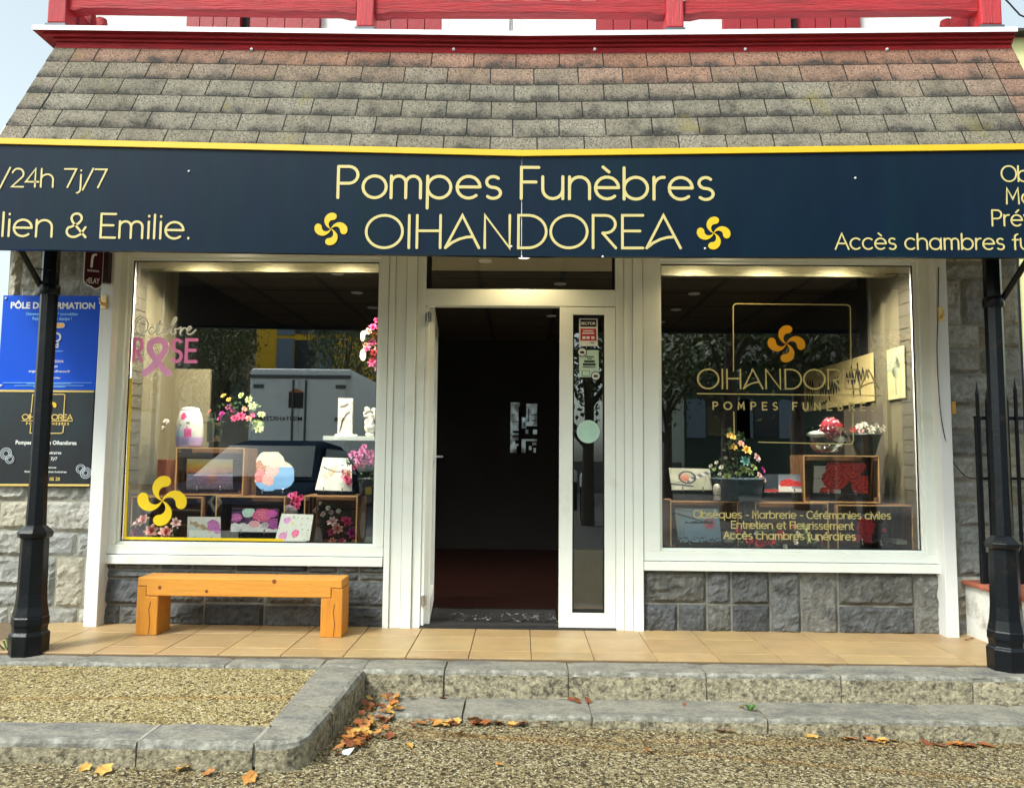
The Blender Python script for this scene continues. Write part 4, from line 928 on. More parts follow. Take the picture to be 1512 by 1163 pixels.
def put_leaf(p, s, label, group, i=None, up=0.):
    o = bpy.data.objects.new('fallen_leaf', LM[rnd.randrange(6) if i is None else i]); COL.objects.link(o); o.location = (p.x, p.y, p.z+up+.001)
    o.rotation_euler = (rnd.uniform(-.45,.45), rnd.uniform(-.45,.45), rnd.uniform(0,6.3)); o.scale = (s,)*3; tag(o, label, 'leaf', group); ORG[o.name] = p
for k in range(85):                                  # drift in the corner beside the return kerb
    t = rnd.random()**.8; px = lerp(588, 505, t)+rnd.gauss(0, 15); py = lerp(1032, 1112, t)+rnd.gauss(0,6)
    lim = lerp(545, 486, (py-1020)/110)
    if px < lim+5: px = lim+6+rnd.random()*12
    p = G(px, max(py,1032), H2)
    if p.y < YL or p.x < c0: p = GR(px, py)
    put_leaf(p, rnd.uniform(.7,1.15), 'dry orange leaf in the drift in the corner where kerb and step meet', 'leaves drifted into the step corner', up=rnd.random()*.035)
for k in range(40):
    px = rnd.choice((rnd.uniform(585,760), rnd.uniform(585,960))); put_leaf(GR(px, 1068+rnd.uniform(-1,5)), rnd.uniform(.7,1.15), 'brown leaf lying against the foot of the lower step', 'leaves along the foot of the lower step', up=.008)
for k in range(20):
    px = rnd.choice((1080,1180,1250,1310,1420))+rnd.gauss(0,24); put_leaf(GR(px, lerp(1076,1103,(px-980)/500)+rnd.uniform(-2,4)), rnd.uniform(.8,1.4), 'brown leaf lying against the foot of the lower step', 'leaves along the foot of the lower step')
put_leaf(GR(698,1067), 1.6, 'large orange leaf upright against the front of the lower step', None, 2, .01)
put_leaf(G(653,1031,H2), .9, 'small orange leaf on the lower tread beside a mortar joint', None, 0)
for px, py in ((844,1033),(868,1035),(853,1036)): put_leaf(G(px,py,H2), 1.05, 'rust brown leaf in the small heap on the lower tread', 'leaf heap on the lower tread', 3)
for px, py in ((1010,1040),(1095,1044)): put_leaf(G(px,py,H2), .7, 'single brown leaf on the lower tread near the green weed', 'loose leaves on the lower tread')
for i, (px,py,s,t,ci) in enumerate(((126,1136,.9,'pale tan leaf at the foot of the terrace edge, first of three',4),(155,1140,1.2,'broad yellow leaf at the foot of the terrace edge',4),(270,1137,1.1,'yellow leaf standing against the terrace edge stone',4),(308,1144,.9,'tan curled leaf before the terrace edge near the corner',5),(368,1152,1.2,'ochre leaf on the road below the rounded corner stone',2),(604,1103,.8,'yellow leaf lying alone on the open road aggregate',4),(737,1131,.7,'tan leaf alone on the road in front of the door',2),(679,1085,.8,'brown leaf alone on the road near the lower step',0),(958,1111,.9,'rust leaf on the road by the orange stain',0))):
    put_leaf(GR(px,py), s*1.15, t, None, ci, .006)
for px, py in ((1330,932),(1345,933),(1434,943),(1442,941),(1300,930),(1428,945)): put_leaf(G(px,py,FZ), .6, 'small dark leaf on the porch tiles beside the right pier', 'leaves by the right pier', 3)
mb = MB(); p = GR(510,1113); mb.add([p+Vector(q) for q in ((-.03,-.01,.006),(.02,-.02,.004),(.035,.02,.022),(-.015,.02,.012),(.0,0,.02))], [(0,1,4),(1,2,4),(2,3,4),(3,0,4)]); tag(mb.build('paper_scrap', m_wht, None, at=p), 'crumpled white paper scrap among the leaves by the kerb corner', 'litter')
m_weed = M('weed_green', (.06,.14,.025), rough=.7, var=.3, vs=20)
def weed(px, py, z, n_, h, label, lean=0.):
    p = GR(px,py) if z == ROADZ else G(px,py,z); mb = MB(); r_ = random.Random(px)
    for k in range(n_):
        a_ = r_.uniform(0,6.28); d_ = Vector((cos(a_)+lean, sin(a_)*.6, 0)); q = Vector((-d_.y, d_.x, 0)).normalized()*.006; L_ = h*r_.uniform(.5,1)
        b0 = p+d_*.006; b1 = p+d_*L_*.5+Vector((0,0,L_*.55)); b2 = p+d_*L_+Vector((0,0,L_*.35)); mb.add([b0-q*.4, b0+q*.4, b1+q, b1-q, b2], [(0,1,2,3),(3,2,4)], 0)
    tag(mb.build('weed', m_weed, None, at=p), label, 'weed')
weed(1108,1049,H2,16,.06,'small green weed sprouting from the lower step joint'); weed(12,962,FZ-.01,14,.14,'grass tuft beside the foot of the left iron post', -.4); weed(1222,1076,ROADZ,8,.03,'tiny weed under the lower step at the right')
# ------------------------------------------------------------------ bench
m_wood = M('varnished_pine', (.68,.29,.028), rough=.5, var=.22, vs=4, col2=(.47,.165,.016), c2s=4, c2t=(.47,.68), bump=.35, bs=22, stretch=(.6,12,12), coat=.0)
m_woodv = M('varnished_pine_upright', (.64,.26,.026), rough=.5, var=.25, vs=4, col2=(.45,.155,.016), c2s=4, c2t=(.46,.66), bump=.35, bs=22, stretch=(12,12,.6), coat=.0)
yb0 = G(460,941,FZ).y; yb1 = yb0+.19
xa, xb = P(203,866,yb0).x, P(505,866,yb0).x; zt = P(355,853.5,yb0).z; zn = P(355,867,yb0).z; zb_ = P(355,881,yb0).z
bench = thing('bench', 'low golden pine bench with two thick legs on the tiled porch under the left window', 'bench', ((xa+xb)/2, (yb0+yb1)/2, FZ))
lw = P(247,900,yb0).x-P(201,900,yb0).x; n1 = .055
mb = MB(); mb.prism([(xa,zn),(xa+n1,zn),(xa+n1,zb_),(xb-n1*1.2,zb_),(xb-n1*1.2,zn),(xb,zn),(xb,zt),(xa,zt)], yb0, yb1); mb.build('seat', m_wood, bench, .007)
mb = MB()
for px, py, r_ in ((236,867,.011),(305,872.5,.010),(405,858,.013)): c = P(px,py,yb0); mb.lathe([(r_,0),(r_*.8,.0012)], (0,0,0), 12); 
mb = MB()
for px, py, r_ in ((236,867,.011),(305,872.5,.010),(405,858,.013)):
    c = P(px,py,yb0); mb.prism([(c.x+r_*cos(t*pi/8), c.z+r_*1.05*sin(t*pi/8)) for t in range(16)], yb0-.0012, yb0+.001)
mb.build('knot', M('wood_knot', (.20,.055,.012), rough=.5, var=.3, vs=90), bench)
for s in (-1, 1):
    x0, x1 = (xa-.004, xa+.128) if s < 0 else (xb-.128, xb+.004)
    mb = MB(); e = n1 if s < 0 else n1*1.2
    if s < 0: poly = [(x0,FZ),(x1,FZ),(x1,zb_-.001),(xa+e-.001,zb_-.001),(xa+e-.001,zn-.001),(x0,zn-.001)]
    else: poly = [(x0,FZ),(x1,FZ),(x1,zn-.001),(xb-e+.001,zn-.001),(xb-e+.001,zb_-.001),(x0,zb_-.001)]
    mb.prism(poly, yb0+.004, yb1-.004); lg = mb.build('leg', m_woodv, bench, .006)
    mb = MB(); xm = lerp(x0,x1,.62); mb.ribbon([(xm,FZ+.01),(xm+.006,FZ+.08),(xm-.004,FZ+.15),(xm+.004,FZ+.2)], .004, flat(yb0+.0035), dep=.0006); mb.build('crack', M('wood_crack', (.10,.03,.008), rough=.9, var=0), lg)
# ------------------------------------------------------------------ door mat
mz = FZ+.004; a, b_, c, d = G(622,931,mz), G(828,932,mz), G(826,901,mz), G(631,899,mz)
mb = MB(); mb.box(a.x+.0, PX(826), -.03, d.y, FZ-.004, mz+.006)
mat_ = tag(mb.build('door_mat', M('black_rubber_mat', (.010,.010,.011), rough=.75, var=.3, vs=8, bump=.6, bs=140), None, .004, at=(PX(727), d.y/2, FZ)), 'black rubber mat with worn white lettering inside the open door', 'door mat')
mb = MB(); fm = lambda x, y, dy: Vector((x, y, mz+.006-dy)); x0, y0 = G(662,917,mz).x, G(662,917,mz).y
mb2 = MB(); stroke_text(mb2, 'OIHΛNDOREΛ', x0, G(824,917,mz).x, y0, G(662,906,mz).y-y0, .018, fm)
mb2.build('worn_lettering', M('worn_white', (.22,.22,.22), rough=.9, var=.0, col2=(.011,.011,.012), c2s=24, c2t=(.40,.46)), mat_)
mb = MB(); e = G(700,898,FZ).y; mb.box(PX(633), PX(826), d.y+.004, d.y+.05, FZ-.012, FZ+.008); o = mb.build('threshold_strip', m_chrome, B, .004)
# ------------------------------------------------------------------ notice boards and hanging sign on the left
yS = .0
def board(name, label, cat, c4, mat, thick=.012):
    p = [P(px,py,-.012) for px, py in c4]; cx = sum(q.x for q in p)/4; cz = min(q.z for q in p)
    t = thing(name, label, cat, (cx,-.012,cz)); mb = MB(); mb.prism([(q.x,q.z) for q in p], -.012, -.012+thick); mb.build('panel', mat, t, .001); return t
def ptx(px, py): p = P(px,py,-.012); return p.x, p.z
fB = flat(-.0135)
blue = board('blue_notice_board', 'bright blue training notice board with white heading on the left stone wall', 'notice board', [(-4,575),(140,575.5),(148,437),(5,436)], M('blue_print', (.002,.075,.60), rough=.55, var=.08, vs=1.5, spec=.2))
hgt = lambda n_: n_/1146*5.09
mb = MB()
def bt(par, mat, t, px, py, n_, bold=.02, width=None, align='CENTER', off=0., m=0):
    x, z = ptx(px, py); mb = MB()
    mb.text(t, hgt(n_)*1.38, fB, x, z, m, bold=bold, align=align, sx=width or 1., off=off); mb.build('lettering', mat, par)
bt(blue, m_wht, 'PÔLE DE FORMATION', 78, 455.5, 9.6, .035, .98)
m_pblue = M('pale_blue_ink', (.25,.60,.95), rough=.5, var=0)
for t, y, n_, w_ in (('Devenez conseiller* immobilier',465.5,4.4,1.02),('Rejoignez notre équipe !',472.3,4.6,.95),('Le réseau immobilier',519,2.2,1.3)): bt(blue, m_pblue, t, 77, y, n_, .012, w_)
for y, a, b_ in ((565,5,136),(566.2,40,105),(569.2,22,124),(571,50,97)):
    p, q = ptx(a,y), ptx(b_,y); mb = MB(); mb.ribbon([p,q], .0028, fB, 0, off=.0002); mb.build('small_print', m_pblue, blue)
bt(blue, m_wht, 'iad', 80, 513, 8.5, .03, 1.0); mb = MB(); x, z = ptx(84,498); mb.ribbon(A(x,z,.026,.026,0,345,24), .011, fB, closed=True); mb.build('round_emblem', m_wht, blue)
bt(blue, m_wht, 'A          MAZOUX', 75, 535, 3.6, .02); bt(blue, m_wht, '              37 09', 71, 542.6, 3.4); bt(blue, m_wht, 'angelig        @iadfrance.fr', 73, 549.5, 3.6, .01, 1.2); bt(blue, m_wht, 'www.immobilier', 72, 559, 3.2, .01, 1.2)
mb = MB(); p, q = ptx(73,480.5), ptx(92.5,480.5); mb.ribbon([p,q], .034, fB, 0); p, q = ptx(75,480.5), ptx(92,480.5); mb.ribbon([p,q], .024, fB, 1, off=.001); mb.build('orange_pill', [m_wht, M('orange_print', (.9,.42,.06), rough=.5, var=0)], blue)
mb = MB()
for px, py in ((9,440.5),(2,569)): mb.ball(P(px,py,-.014), .008, 5)
mb.build('screw', m_wht, blue)
blk = board('black_notice_board', 'black funeral home notice board with gold rules under the blue board', 'notice board', [(-8,717),(132,719),(139,577),(-4,575.8)], M('black_print', (.009,.011,.014), rough=.35, var=.1, vs=1.2, col2=(.008,.022,.03), c2s=1.5))
m_pgold = M('pale_gold_ink', (.62,.45,.13), rough=.45, var=0)
for (a, b_) in (((-4,576.8),(138,577.8)),((-7,715.5),(131.5,716))): mb = MB(); mb.ribbon([ptx(*a), ptx(*b_)], .013, fB); mb.build('gold_rule', m_pgold, blk)
mb = MB()
for pts in ([(46.5,609),(49,582.5),(54,582),(94,582),(96.5,583),(94.5,611)], [(46,628),(45,639),(50,639.5),(90,639.5),(93.5,638),(94.5,628)]): mb.ribbon([ptx(*p) for p in pts], .006, fB)
mb.ribbon([ptx(33,621), ptx(107.5,621.5)], .005, fB); mb.build('outline', m_pgold, blk); mb = MB()
x0, z0 = ptx(33,619); x1, _ = ptx(108,619); stroke_text(mb, 'OIHΛNDOREΛ', x0, x1, z0, hgt(7.5), .0062, fB, dep=.002); mb.build('lettering', m_pgold, blk); mb = MB()
x0, z0 = ptx(39,626.5); x1, _ = ptx(102,626.5); stroke_text(mb, 'POMPES FUNEBRES', x0, x1, z0, hgt(3), .004, fB, track=.7, dep=.002)
mb.build('lettering', m_pgold, blk); bt(blk, m_pgold, '05           05 20', 67, 709, 5, .02)
mb = MB(); x, z = ptx(73,598); lauburu(mb, x, z, .05, fB, dep=.002); mb.build('emblem', m_yel, blk)
bt(blk, m_wht, 'Pompes Funèbres Oihandorea', 68, 656, 6, .022, .90); bt(blk, m_wht, 'Services funéraires', 68, 670, 4.4, .012); bt(blk, m_wht, '24h/24h 7j/7', 68, 679, 4.8, .01)
bt(blk, m_wht, 'Toutes distances', 68, 691, 3.0, .01, 1.1); bt(blk, m_wht, 'Accès à toutes chambres funéraires', 67, 697.5, 3.0, .01, 1.05)
mb = MB()
for px, py, r_ in ((9.5,669.5,8.5),(9.5,669.5,6.2),(9.5,669.5,4),(15,677.5,6.4),(15,677.5,4),(119.5,692,6.4),(119.5,692,4),(127,698,8),(127,698,5.5),(127,698,3.3)):
    x, z = ptx(px,py); mb.ribbon(A(x,z,hgt(r_),hgt(r_),0,345,22), .0035, fB, closed=True, off=.0002*r_)
mb.build('ring_motif', M('silver_ink', (.45,.50,.54), rough=.4, var=0), blk)
# hanging sign
p0, p1 = P(127,372,-.35), P(152,372,-.1)
hs = thing('hanging_sign', 'maroon hanging parcel point sign with rounded lower corner beside the left white pier', 'sign', (P(140,372,-.2).x, -.2, P(140,425,-.2).z))
ang = radians(22); cx, cy = P(138.5,400,-.22).x, -.22; z1, z0 = Z_SOF-.01, P(140,426,-.22).z
T = Matrix.Translation((cx,cy,0)) @ Matrix.Rotation(ang, 4, 'Z')
hw = .052; rr = .045
poly = [(-hw+.0,z0+.02)] + [(-hw+rr-rr*cos(t), z0+rr+.015-rr*sin(t)) for t in (0,.4,.8,1.2,1.5)] + [(hw-rr+rr*sin(t), z0+rr-rr*cos(t)) for t in (.1,.5,.9,1.3)] + [(hw,z1),(-hw,z1)]
mb = MB(); mb.prism(poly[1:], -.014, .014, T=T); mb.build('panel', M('maroon_plastic', (.045,.004,.008), rough=.35, var=.1), hs, .003)
mb = MB(); mb.prism([(x*1.0+(-.006 if x < 0 else .0), z) for x, z in poly[1:]], -.010, .010, T=T @ Matrix.Translation((0,0,-.004)));  mb.build('white_edge', m_wht, hs)
fH = lambda x, z, dy: T @ Vector((x, -.0146+dy, z))
mb = MB(); zr = P(140,419,-.22).z; mb.text('rELAY', .05, fH, 0, zr, 0, bold=.012, sx=.56); mb.text('MONDIAL', .018, fH, 0, P(140,402,-.22).z, 0, bold=.02, sx=.85)
zz = P(140,388,-.22).z; mb.ribbon([(p.x,p.y) for p in catmull([(-.012,zz-.03),(-.01,zz+.02),(-.004,zz+.045),(.01,zz+.05)],5,False)], .013, fH); mb.build('lettering', m_wht, hs)
mb = MB(); mb.box(P(150,400,-.12).x, P(163,400,-.12).x, -.15, -.102, P(150,419,-.1).z, P(150,374,-.1).z); mb.build('bracket', M('dark_maroon', (.022,.003,.005), rough=.4, var=.1), hs, .003)
# ------------------------------------------------------------------ right side: junction plate, cable, fence, low wall
p = P(1403,600,-.02); mb = MB(); mb.box(p.x-.005, p.x+.022, -.05, -.002, p.z-.05, p.z+.03); mb.build('junction_box', M('amber_plastic', (.72,.38,.06), rough=.5, var=.1), B, .004)
cab = [P(1386,395,-.104), P(1385,470,-.104), P(1383.5,520,-.104), P(1387,590,-.104), P(1392,630,-.104), P(1400,664,-.09), P(1410,685,-.06), P(1425,702,-.05), P(1440,706,-.08), P(1452,700,-.16)]
mb = MB(); mb.tube(catmull(cab, 6, False), .0032, 6); tag(mb.build('cable', M('black_cable', (.01,.01,.01), rough=.5, var=0), None, at=P(1400,664,-.09)), 'thin black cable looping from the right white pier to the iron fence', 'cable')
c = [P(1480,-5,-.3), P(1490,5,-.3), P(1502,18,-.3), P(1512,25,-.3), P(1560,40,-.3)]
mb = MB(); mb.tube(catmull(c, 5, False), .005, 6); tag(mb.build('overhead_cable', M('black_cable', (.01,.01,.01)), None, at=c[1]), 'black cable sagging across the sky at the top right corner', 'cable')
yF = -.16
def fx(px, py=650): return P(px,py,yF).x
zr = P(1470,617,yF).z; zlow = P(1470,815,yF).z; zbt = P(1470,890,yF).z
fen = thing('iron_fence', 'black iron fence with spiked bars behind the right porch post', 'fence', (fx(1448),yF,zbt))
mb = MB(); x0 = fx(1447,720); mb.tube([(x0,yF,zbt),(x0,yF,zr+.005)], .019, 10); mb.tube([(x0,yF,zr-.002),(x0,yF,zr+.012)], [.026,.022], 10); mb.build('fence_post', m_black, fen)
mb = MB(); mb.box(x0, 6., yF-.008, yF+.008, zr-.012, zr+.010); mb.box(x0, 6., yF-.008, yF+.008, P(1470,706,yF).z-.008, P(1470,706,yF).z+.008); mb.build('rail', m_black, fen)
mb = MB(); mb.box(x0+.02, 6., yF-.004, yF+.004, zbt, zlow); mb.build('sheet_panel', m_black, fen)
xs = [(1443,563),(1457,574),(1470,570),(1486,574),(1499.5,558)]
xs = [(fx(a), P(a,b_,yF).z) for a, b_ in xs]; x = xs[-1][0]+.075
while x < 5.2: xs.append((x, xs[-1][1] + (.07 if len(xs) % 2 else -.07))); x += .075
for i, (x, z) in enumerate(xs):
    mb = MB(); mb.box(x-.008, x+.008, yF-.024, yF-.009, zlow-.005, z-.1); mb.lathe([(.009,z-.1),(.013,z-.085),(.008,z-.06),(.001,z)], (x,yF-.0165,0), 8); mb.build('bar', m_black, fen)
# low white wall with tiled coping
xw = P(1428,900,-.02).x; zt_ = P(1428,856,-.02).z; y1 = -.92
lwl = thing('low_wall', 'low white rendered wall with red tile coping beside the right porch post', 'wall', (xw,-.4,FZ))
mb = MB(); mb.box(xw, xw+.2, y1, .0, FZ-.2, zt_-.03); mb.box(xw+.2, 6., -.26, -.06, FZ-.2, zt_-.03); mb.build('wall_body', M('stained_white_render', (.72,.73,.70), rough=.9, var=.08, vs=3, col2=(.30,.29,.24), c2s=4, c2t=(.55,.72), bump=.35, bs=40), lwl, .01)
mb = MB()
for k in range(4): mb.box(xw-.025, xw+.23, y1+k*.23+.004, y1+(k+1)*.23-.004, zt_-.028, zt_)
for k in range(9): mb.box(xw+.235+k*.35, xw+.235+(k+1)*.35-.006, -.29, -.03, zt_-.027, zt_)
mb.build('coping', M('red_tile', (.33,.10,.055), rough=.8, var=.3, vs=9, bump=.3), lwl, .008)
# ------------------------------------------------------------------ goods on display
m_crate = M('shaded_crate_wood', (.20,.10,.035), rough=.65, var=.25, vs=6, bump=.15, bs=40, stretch=(1,5,5))  # shade inside the crates is put into this darker wood colour
m_cedge = M('crate_edge_wood', (.74,.46,.18), rough=.6, var=.1, vs=8)
m_leafg = M('leaf_green', (.03,.085,.02), rough=.6, var=.4, vs=30)
m_leafl = M('pale_leaf_green', (.30,.46,.16), rough=.6, var=.3, vs=30)
m_basket = M('blue_grey_wicker', (.05,.09,.12), rough=.7, var=.4, vs=50, bump=.8, bs=70, stretch=(.4,.4,3))
m_pot = M('dark_pot', (.02,.035,.035), rough=.35, var=.2)
m_cer = M('cream_ceramic', (.72,.70,.56), rough=.35, var=.06, vs=8)
m_art = M('printed_plaque', (1,1,1), rough=.22, vcol=True, var=.03, vs=40, coat=.3)
m_edge = M('plaque_edge', (.05,.05,.055), rough=.3, var=0)
YC = .20
def cratef(a, b_, c_, d_, y, label, dep=.26, grp='wooden crates on the window display'):
    """front outline in photo pixels: left, right, top, bottom"""
    p0, p1 = P(a, d_, y), P(b_, c_, y); w_, h_ = p1.x-p0.x, p1.z-p0.z
    t = thing('wooden_crate', label, 'crate', (p0.x, y, p0.z), 0, grp, local=True); e = .008
    mb = MB()
    for x0, x1, z0, z1 in ((0,w_,0,e),(0,w_,h_-e,h_),(0,e,e,h_-e),(w_-e,w_,e,h_-e)): mb.box(x0,x1,0,.004,z0,z1)
    mb.build('front_edge', m_cedge, t)
    for sx in (0, w_-e):
        mb = MB(); g = .012
        for k in range(3): mb.box(sx, sx+e, .005+k*(dep-.005)/3, .005+(k+1)*(dep-.005)/3-g, e, h_-e)
        mb.build('side_panel', m_crate, t)
    for sz in (0, h_-e):
        mb = MB()
        for k in range(3): mb.box(0, w_, .005+k*(dep-.005)/3, .005+(k+1)*(dep-.005)/3-.01, sz, sz+e)
        mb.build('long_panel', m_crate, t)
    mb = MB()
    for k in range(3): mb.box(0, w_, dep, dep+e, k*h_/3+.004, (k+1)*h_/3-.004)
    mb.build('back_panel', m_crate, t); cp = .026
    for x in (e, w_-e-cp):
        for z in (e, h_-e-cp):
            mb = MB(); mb.box(x, x+cp, .002, .02, z, z+cp); mb.build('corner_post', m_crate, t)
    return t
cratef(257,361,661,730.5,.24,'wooden crate holding the sunset plaque, topmost in the left window')
cratef(190.5,299,733.5,803,.20,'lower left crate behind the yellow emblem in the left window')
cratef(316,421,733,803,.20,'lower crate with the rose plaque in the middle of the left window')
cratef(447,528,732,804,.20,'crate framing a bouquet at the right end of the left window', .3)
cratef(990,1090,740,812,.20,'lower crate holding the pale blue plaque in the right window', .3)
cratef(1116,1223,742,815,.20,'lower crate behind red and white flowers in the right window')
cratef(1187.5,1298,672.5,741.5,.24,'upper crate holding the red rose plaque in the right window')
cratef(1237,1348,746,817.5,.20,'lower crate with a red rose plaque at the right end of the right window', .32)
def plaque(name, label, c4, y, paint, tilt=.04, nx=44, nz=32, feet=True, thick=.012, cat='plaque', mask=None, base=None):
    """c4: BL, BR, TR, TL pixels; top leans back by tilt metres"""
    bl, br, tr, tl = P(*c4[0],y), P(*c4[1],y), P(*c4[2],y+tilt), P(*c4[3],y+tilt)
    o_ = (bl+br)/2; t = thing(name, label, cat, o_)
    pt = lambda u, v: (bl.lerp(br,u)).lerp(tl.lerp(tr,u), v)
    mb = MB(); vs = []; cs = []
    fs = []; cc = []
    V = [[pt(i/nx,j/nz) for i in range(nx+1)] for j in range(nz+1)]
    for j in range(nz):
        for i in range(nx):
            u, v = (i+.5)/nx, (j+.5)/nz
            if mask and not mask(u, v): continue
            mb.add([V[j][i],V[j][i+1],V[j+1][i+1],V[j+1][i]], [(0,1,2,3)], 0, paint(u,v))
    d_ = Vector((0,thick,-.0))
    if not mask:
        q = [pt(0,0),pt(1,0),pt(1,1),pt(0,1)]; mb.add(q+[p+d_ for p in q], [(0,4,5,1),(1,5,6,2),(2,6,7,3),(3,7,4,0),(7,6,5,4)], 1)
    else:
        for j in range(nz):
            for i in range(nx):
                if mask((i+.5)/nx,(j+.5)/nz): mb.add([V[j][i]+d_,V[j][i+1]+d_,V[j+1][i+1]+d_,V[j+1][i]+d_], [(3,2,1,0)], 1)
    mb.build('face', [m_art, m_edge], t)
    if feet:
        for u in (.25,.75):
            p = pt(u, .0); mb = MB(); mb.tube([p+Vector((0,-.025,-.004)), p+Vector((0,-.02,.012)), p+Vector((0,-.003,.02))], .004, 6); mb.tube([p+Vector((0,-.03,-.006)), p+Vector((0,.08,-.006))], .005, 6); mb.ball(p+Vector((0,-.022,.016)), .006, 5); mb.build('stand', m_chrome, t)
    if base:
        a_, b2, c2, d2 = base; p, q = P(a_, d2, y-.01), P(b2, c2, y-.01); mb = MB(); mb.box(p.x,q.x,y-.012,y+.06,p.z,q.z); mb.build('base', base_mat, t, .003)
    return t
base_mat = M('black_granite', (.012,.014,.016), rough=.15, var=.3, vs=90)
NZ = lambda u, v, s, k=0: noise.noise(Vector((u*s, v*s, k*3.7)))
def mixc(a, b_, t): t = max(-.4,min(1.15,t)); return tuple(max(.002, lerp(a[i],b_[i],t)) for i in range(3))
def rosef(u, v, cu, cv, r, asp=1.35):
    """swirl value of a rose at (cu,cv) or None"""
    du, dv = (u-cu)*asp, v-cv; d_ = hypot(du,dv)/r
    if d_ > 1+.12*NZ(u,v,9,cu*7): return None
    an = atan2(dv,du); t_ = d_*3.1 + .42*sin(an*2.+cu*17+d_*2) + .28*sin(an*3.-cu*11+d_*5) + .35*NZ(u,v,5,cu)
    q_ = t_-math.floor(t_); return max(-.35, min(1.15, (.05+1.0*q_)*(1.05-.3*d_*d_) + .12*NZ(u,v,14,cu) - (.5 if q_ < .13 else 0)))
def p_sunset(u, v):
    if v > .5:
        c = mixc((.72,.25,.10),(.85,.62,.06), (v-.5)*3.2 + .15*NZ(u*2,v,4)); c = mixc(c, (.80,.72,.35), (v-.82)*6)
        if v < .5+.10*max(0,NZ(u,0,14,2))+.05*max(0,NZ(u,0,40,3))+.02: c = (.03,.025,.02)
        return c
    c = mixc((.55,.22,.48),(.38,.35,.50), abs(u-.55)*2.2); c = mixc(c, (.85,.40,.16), max(0,1-abs(u-.55)*6)*(v*1.8)); c = mixc(c, (.16,.14,.18), (.36-v)*2.8)
    return mixc(c, (.75,.72,.7), max(0,NZ(u,v*2.5,34,1)-.15)*.9)
plaque('plaque','plaque with an orange sunset over a violet field inside the topmost left crate', [(275,722),(344,722),(343.5,678),(276,677)], .275, p_sunset, .03, 60, 44)
def p_brush(u, v):
    c = mixc((.52,.64,.60),(.66,.72,.66), v)
    if .08 < u < .7 and abs((v-.75)+(u-.1)*.55) < .09+.05*sin(u*30): c = (.42,.33,.20)
    r = rosef(u,v,.78,.62,.26)
    if r is not None: c = mixc((.30,.03,.30),(.75,.35,.72), r)
    r = rosef(u,v,.9,.4,.15)
    if r is not None: c = mixc((.25,.03,.28),(.7,.3,.7), r)
    return c
plaque('plaque','small pale plaque with a purple flower before the lower left crate', [(276,796),(326,796.5),(325.5,763),(277,762.5)], .17, p_brush, .02, 60, 40)
def p_roses(u, v):
    c = mixc((.02,.015,.03),(.12,.05,.14), .5+NZ(u,v,7)) if v > .32 + .1*NZ(u,0,6) else mixc((.55,.66,.66),(.75,.80,.78), .5+NZ(u,v,8))
    for cu, cv, r, a_, b2 in ((.1,.6,.18,(.25,.02,.20),(.75,.30,.62)),(.36,.82,.2,(.30,.55,.45),(.62,.82,.74)),(.65,.72,.28,(.40,.01,.09),(.85,.28,.45)),(.9,.35,.24,(.10,.01,.12),(.55,.15,.5)),(.25,.25,.13,(.5,.6,.6),(.85,.9,.9)),(.5,.34,.16,(.65,.32,.36),(.85,.55,.58)),(.86,.8,.16,(.4,.02,.25),(.7,.2,.55)),(.73,.3,.12,(.6,.65,.65),(.2,.15,.2))):
        r_ = rosef(u,v,cu,cv,r)
        if r_ is not None: c = mixc(a_, b2, r_)
    return c
plaque('plaque','long plaque printed with purple and crimson roses before the middle lower crate', [(340,784.5),(409,785.5),(411.5,751),(343.5,750)], .16, p_roses, .02, 80, 50, base=(338,412,786,795))
def p_book(u, v):
    c = (.66,.74,.66)
    for cu, cv, r, a_, b2 in ((.22,.75,.14,(.55,.2,.55),(.8,.45,.75)),(.55,.25,.15,(.72,.08,.28),(.85,.3,.45)),(.2,.14,.17,(.6,.2,.5),(.8,.45,.7)),(.4,.66,.06,(.75,.6,.3),(.8,.7,.4)),(.4,.9,.05,(.3,.4,.25),(.5,.6,.4))):
        r_ = rosef(u,v,cu,cv,r)
        if r_ is not None: c = mixc(a_, b2, r_)
    return mixc(c, (.25,.3,.2), max(0,NZ(u,v,16,4)-.42)*4)
base_mat = M('pale_marble', (.60,.68,.62), rough=.2, var=.06)
plaque('plaque','white book shaped plaque with pink flowers at the front of the left window', [(406,797),(457,797.5),(463,759.5),(416,758)], .13, p_book, .05, base=(402,452,798,806), feet=False)
def heart(u, v):
    """two overlapping discs"""
    return hypot((u-.42)/1.0,(v-.68)*.98) < .36 or hypot((u-.66)*.98,(v-.42)) < .36 or hypot((u-.36),(v-.34)) < .33
def p_heart(u, v):
    c = (.22,.48,.80) if u+v*.1 > .42 or v < .3 else (.75,.40,.42)
    if v > .62 or (u < .35 and v > .25):
        c = mixc((.62,.60,.45),(.82,.78,.62), .5+NZ(u,v,5))
    for cu, cv, r, a_, b2 in ((.18,.62,.17,(.35,.10,.04),(.75,.45,.25)),(.16,.4,.16,(.65,.12,.14),(.85,.4,.38)),(.48,.56,.17,(.8,.42,.36),(.9,.68,.6)),(.36,.3,.15,(.75,.42,.36),(.88,.64,.58)),(.52,.82,.2,(.62,.60,.44),(.84,.80,.64)),(.34,.8,.15,(.66,.62,.46),(.85,.80,.64))):
        r_ = rosef(u,v,cu,cv,r,1.)
        if r_ is not None: c = mixc(a_, b2, r_)
    return c
base_mat = M('black_granite', (.012,.014,.016))
plaque('heart_plaque','blue heart plaque with cream and pink roses standing on a crate in the left window', [(374,726),(434,726),(434,667),(374,667)], .3, p_heart, .05, 60, 60, mask=heart, cat='plaque', base=(378,428,725,731))
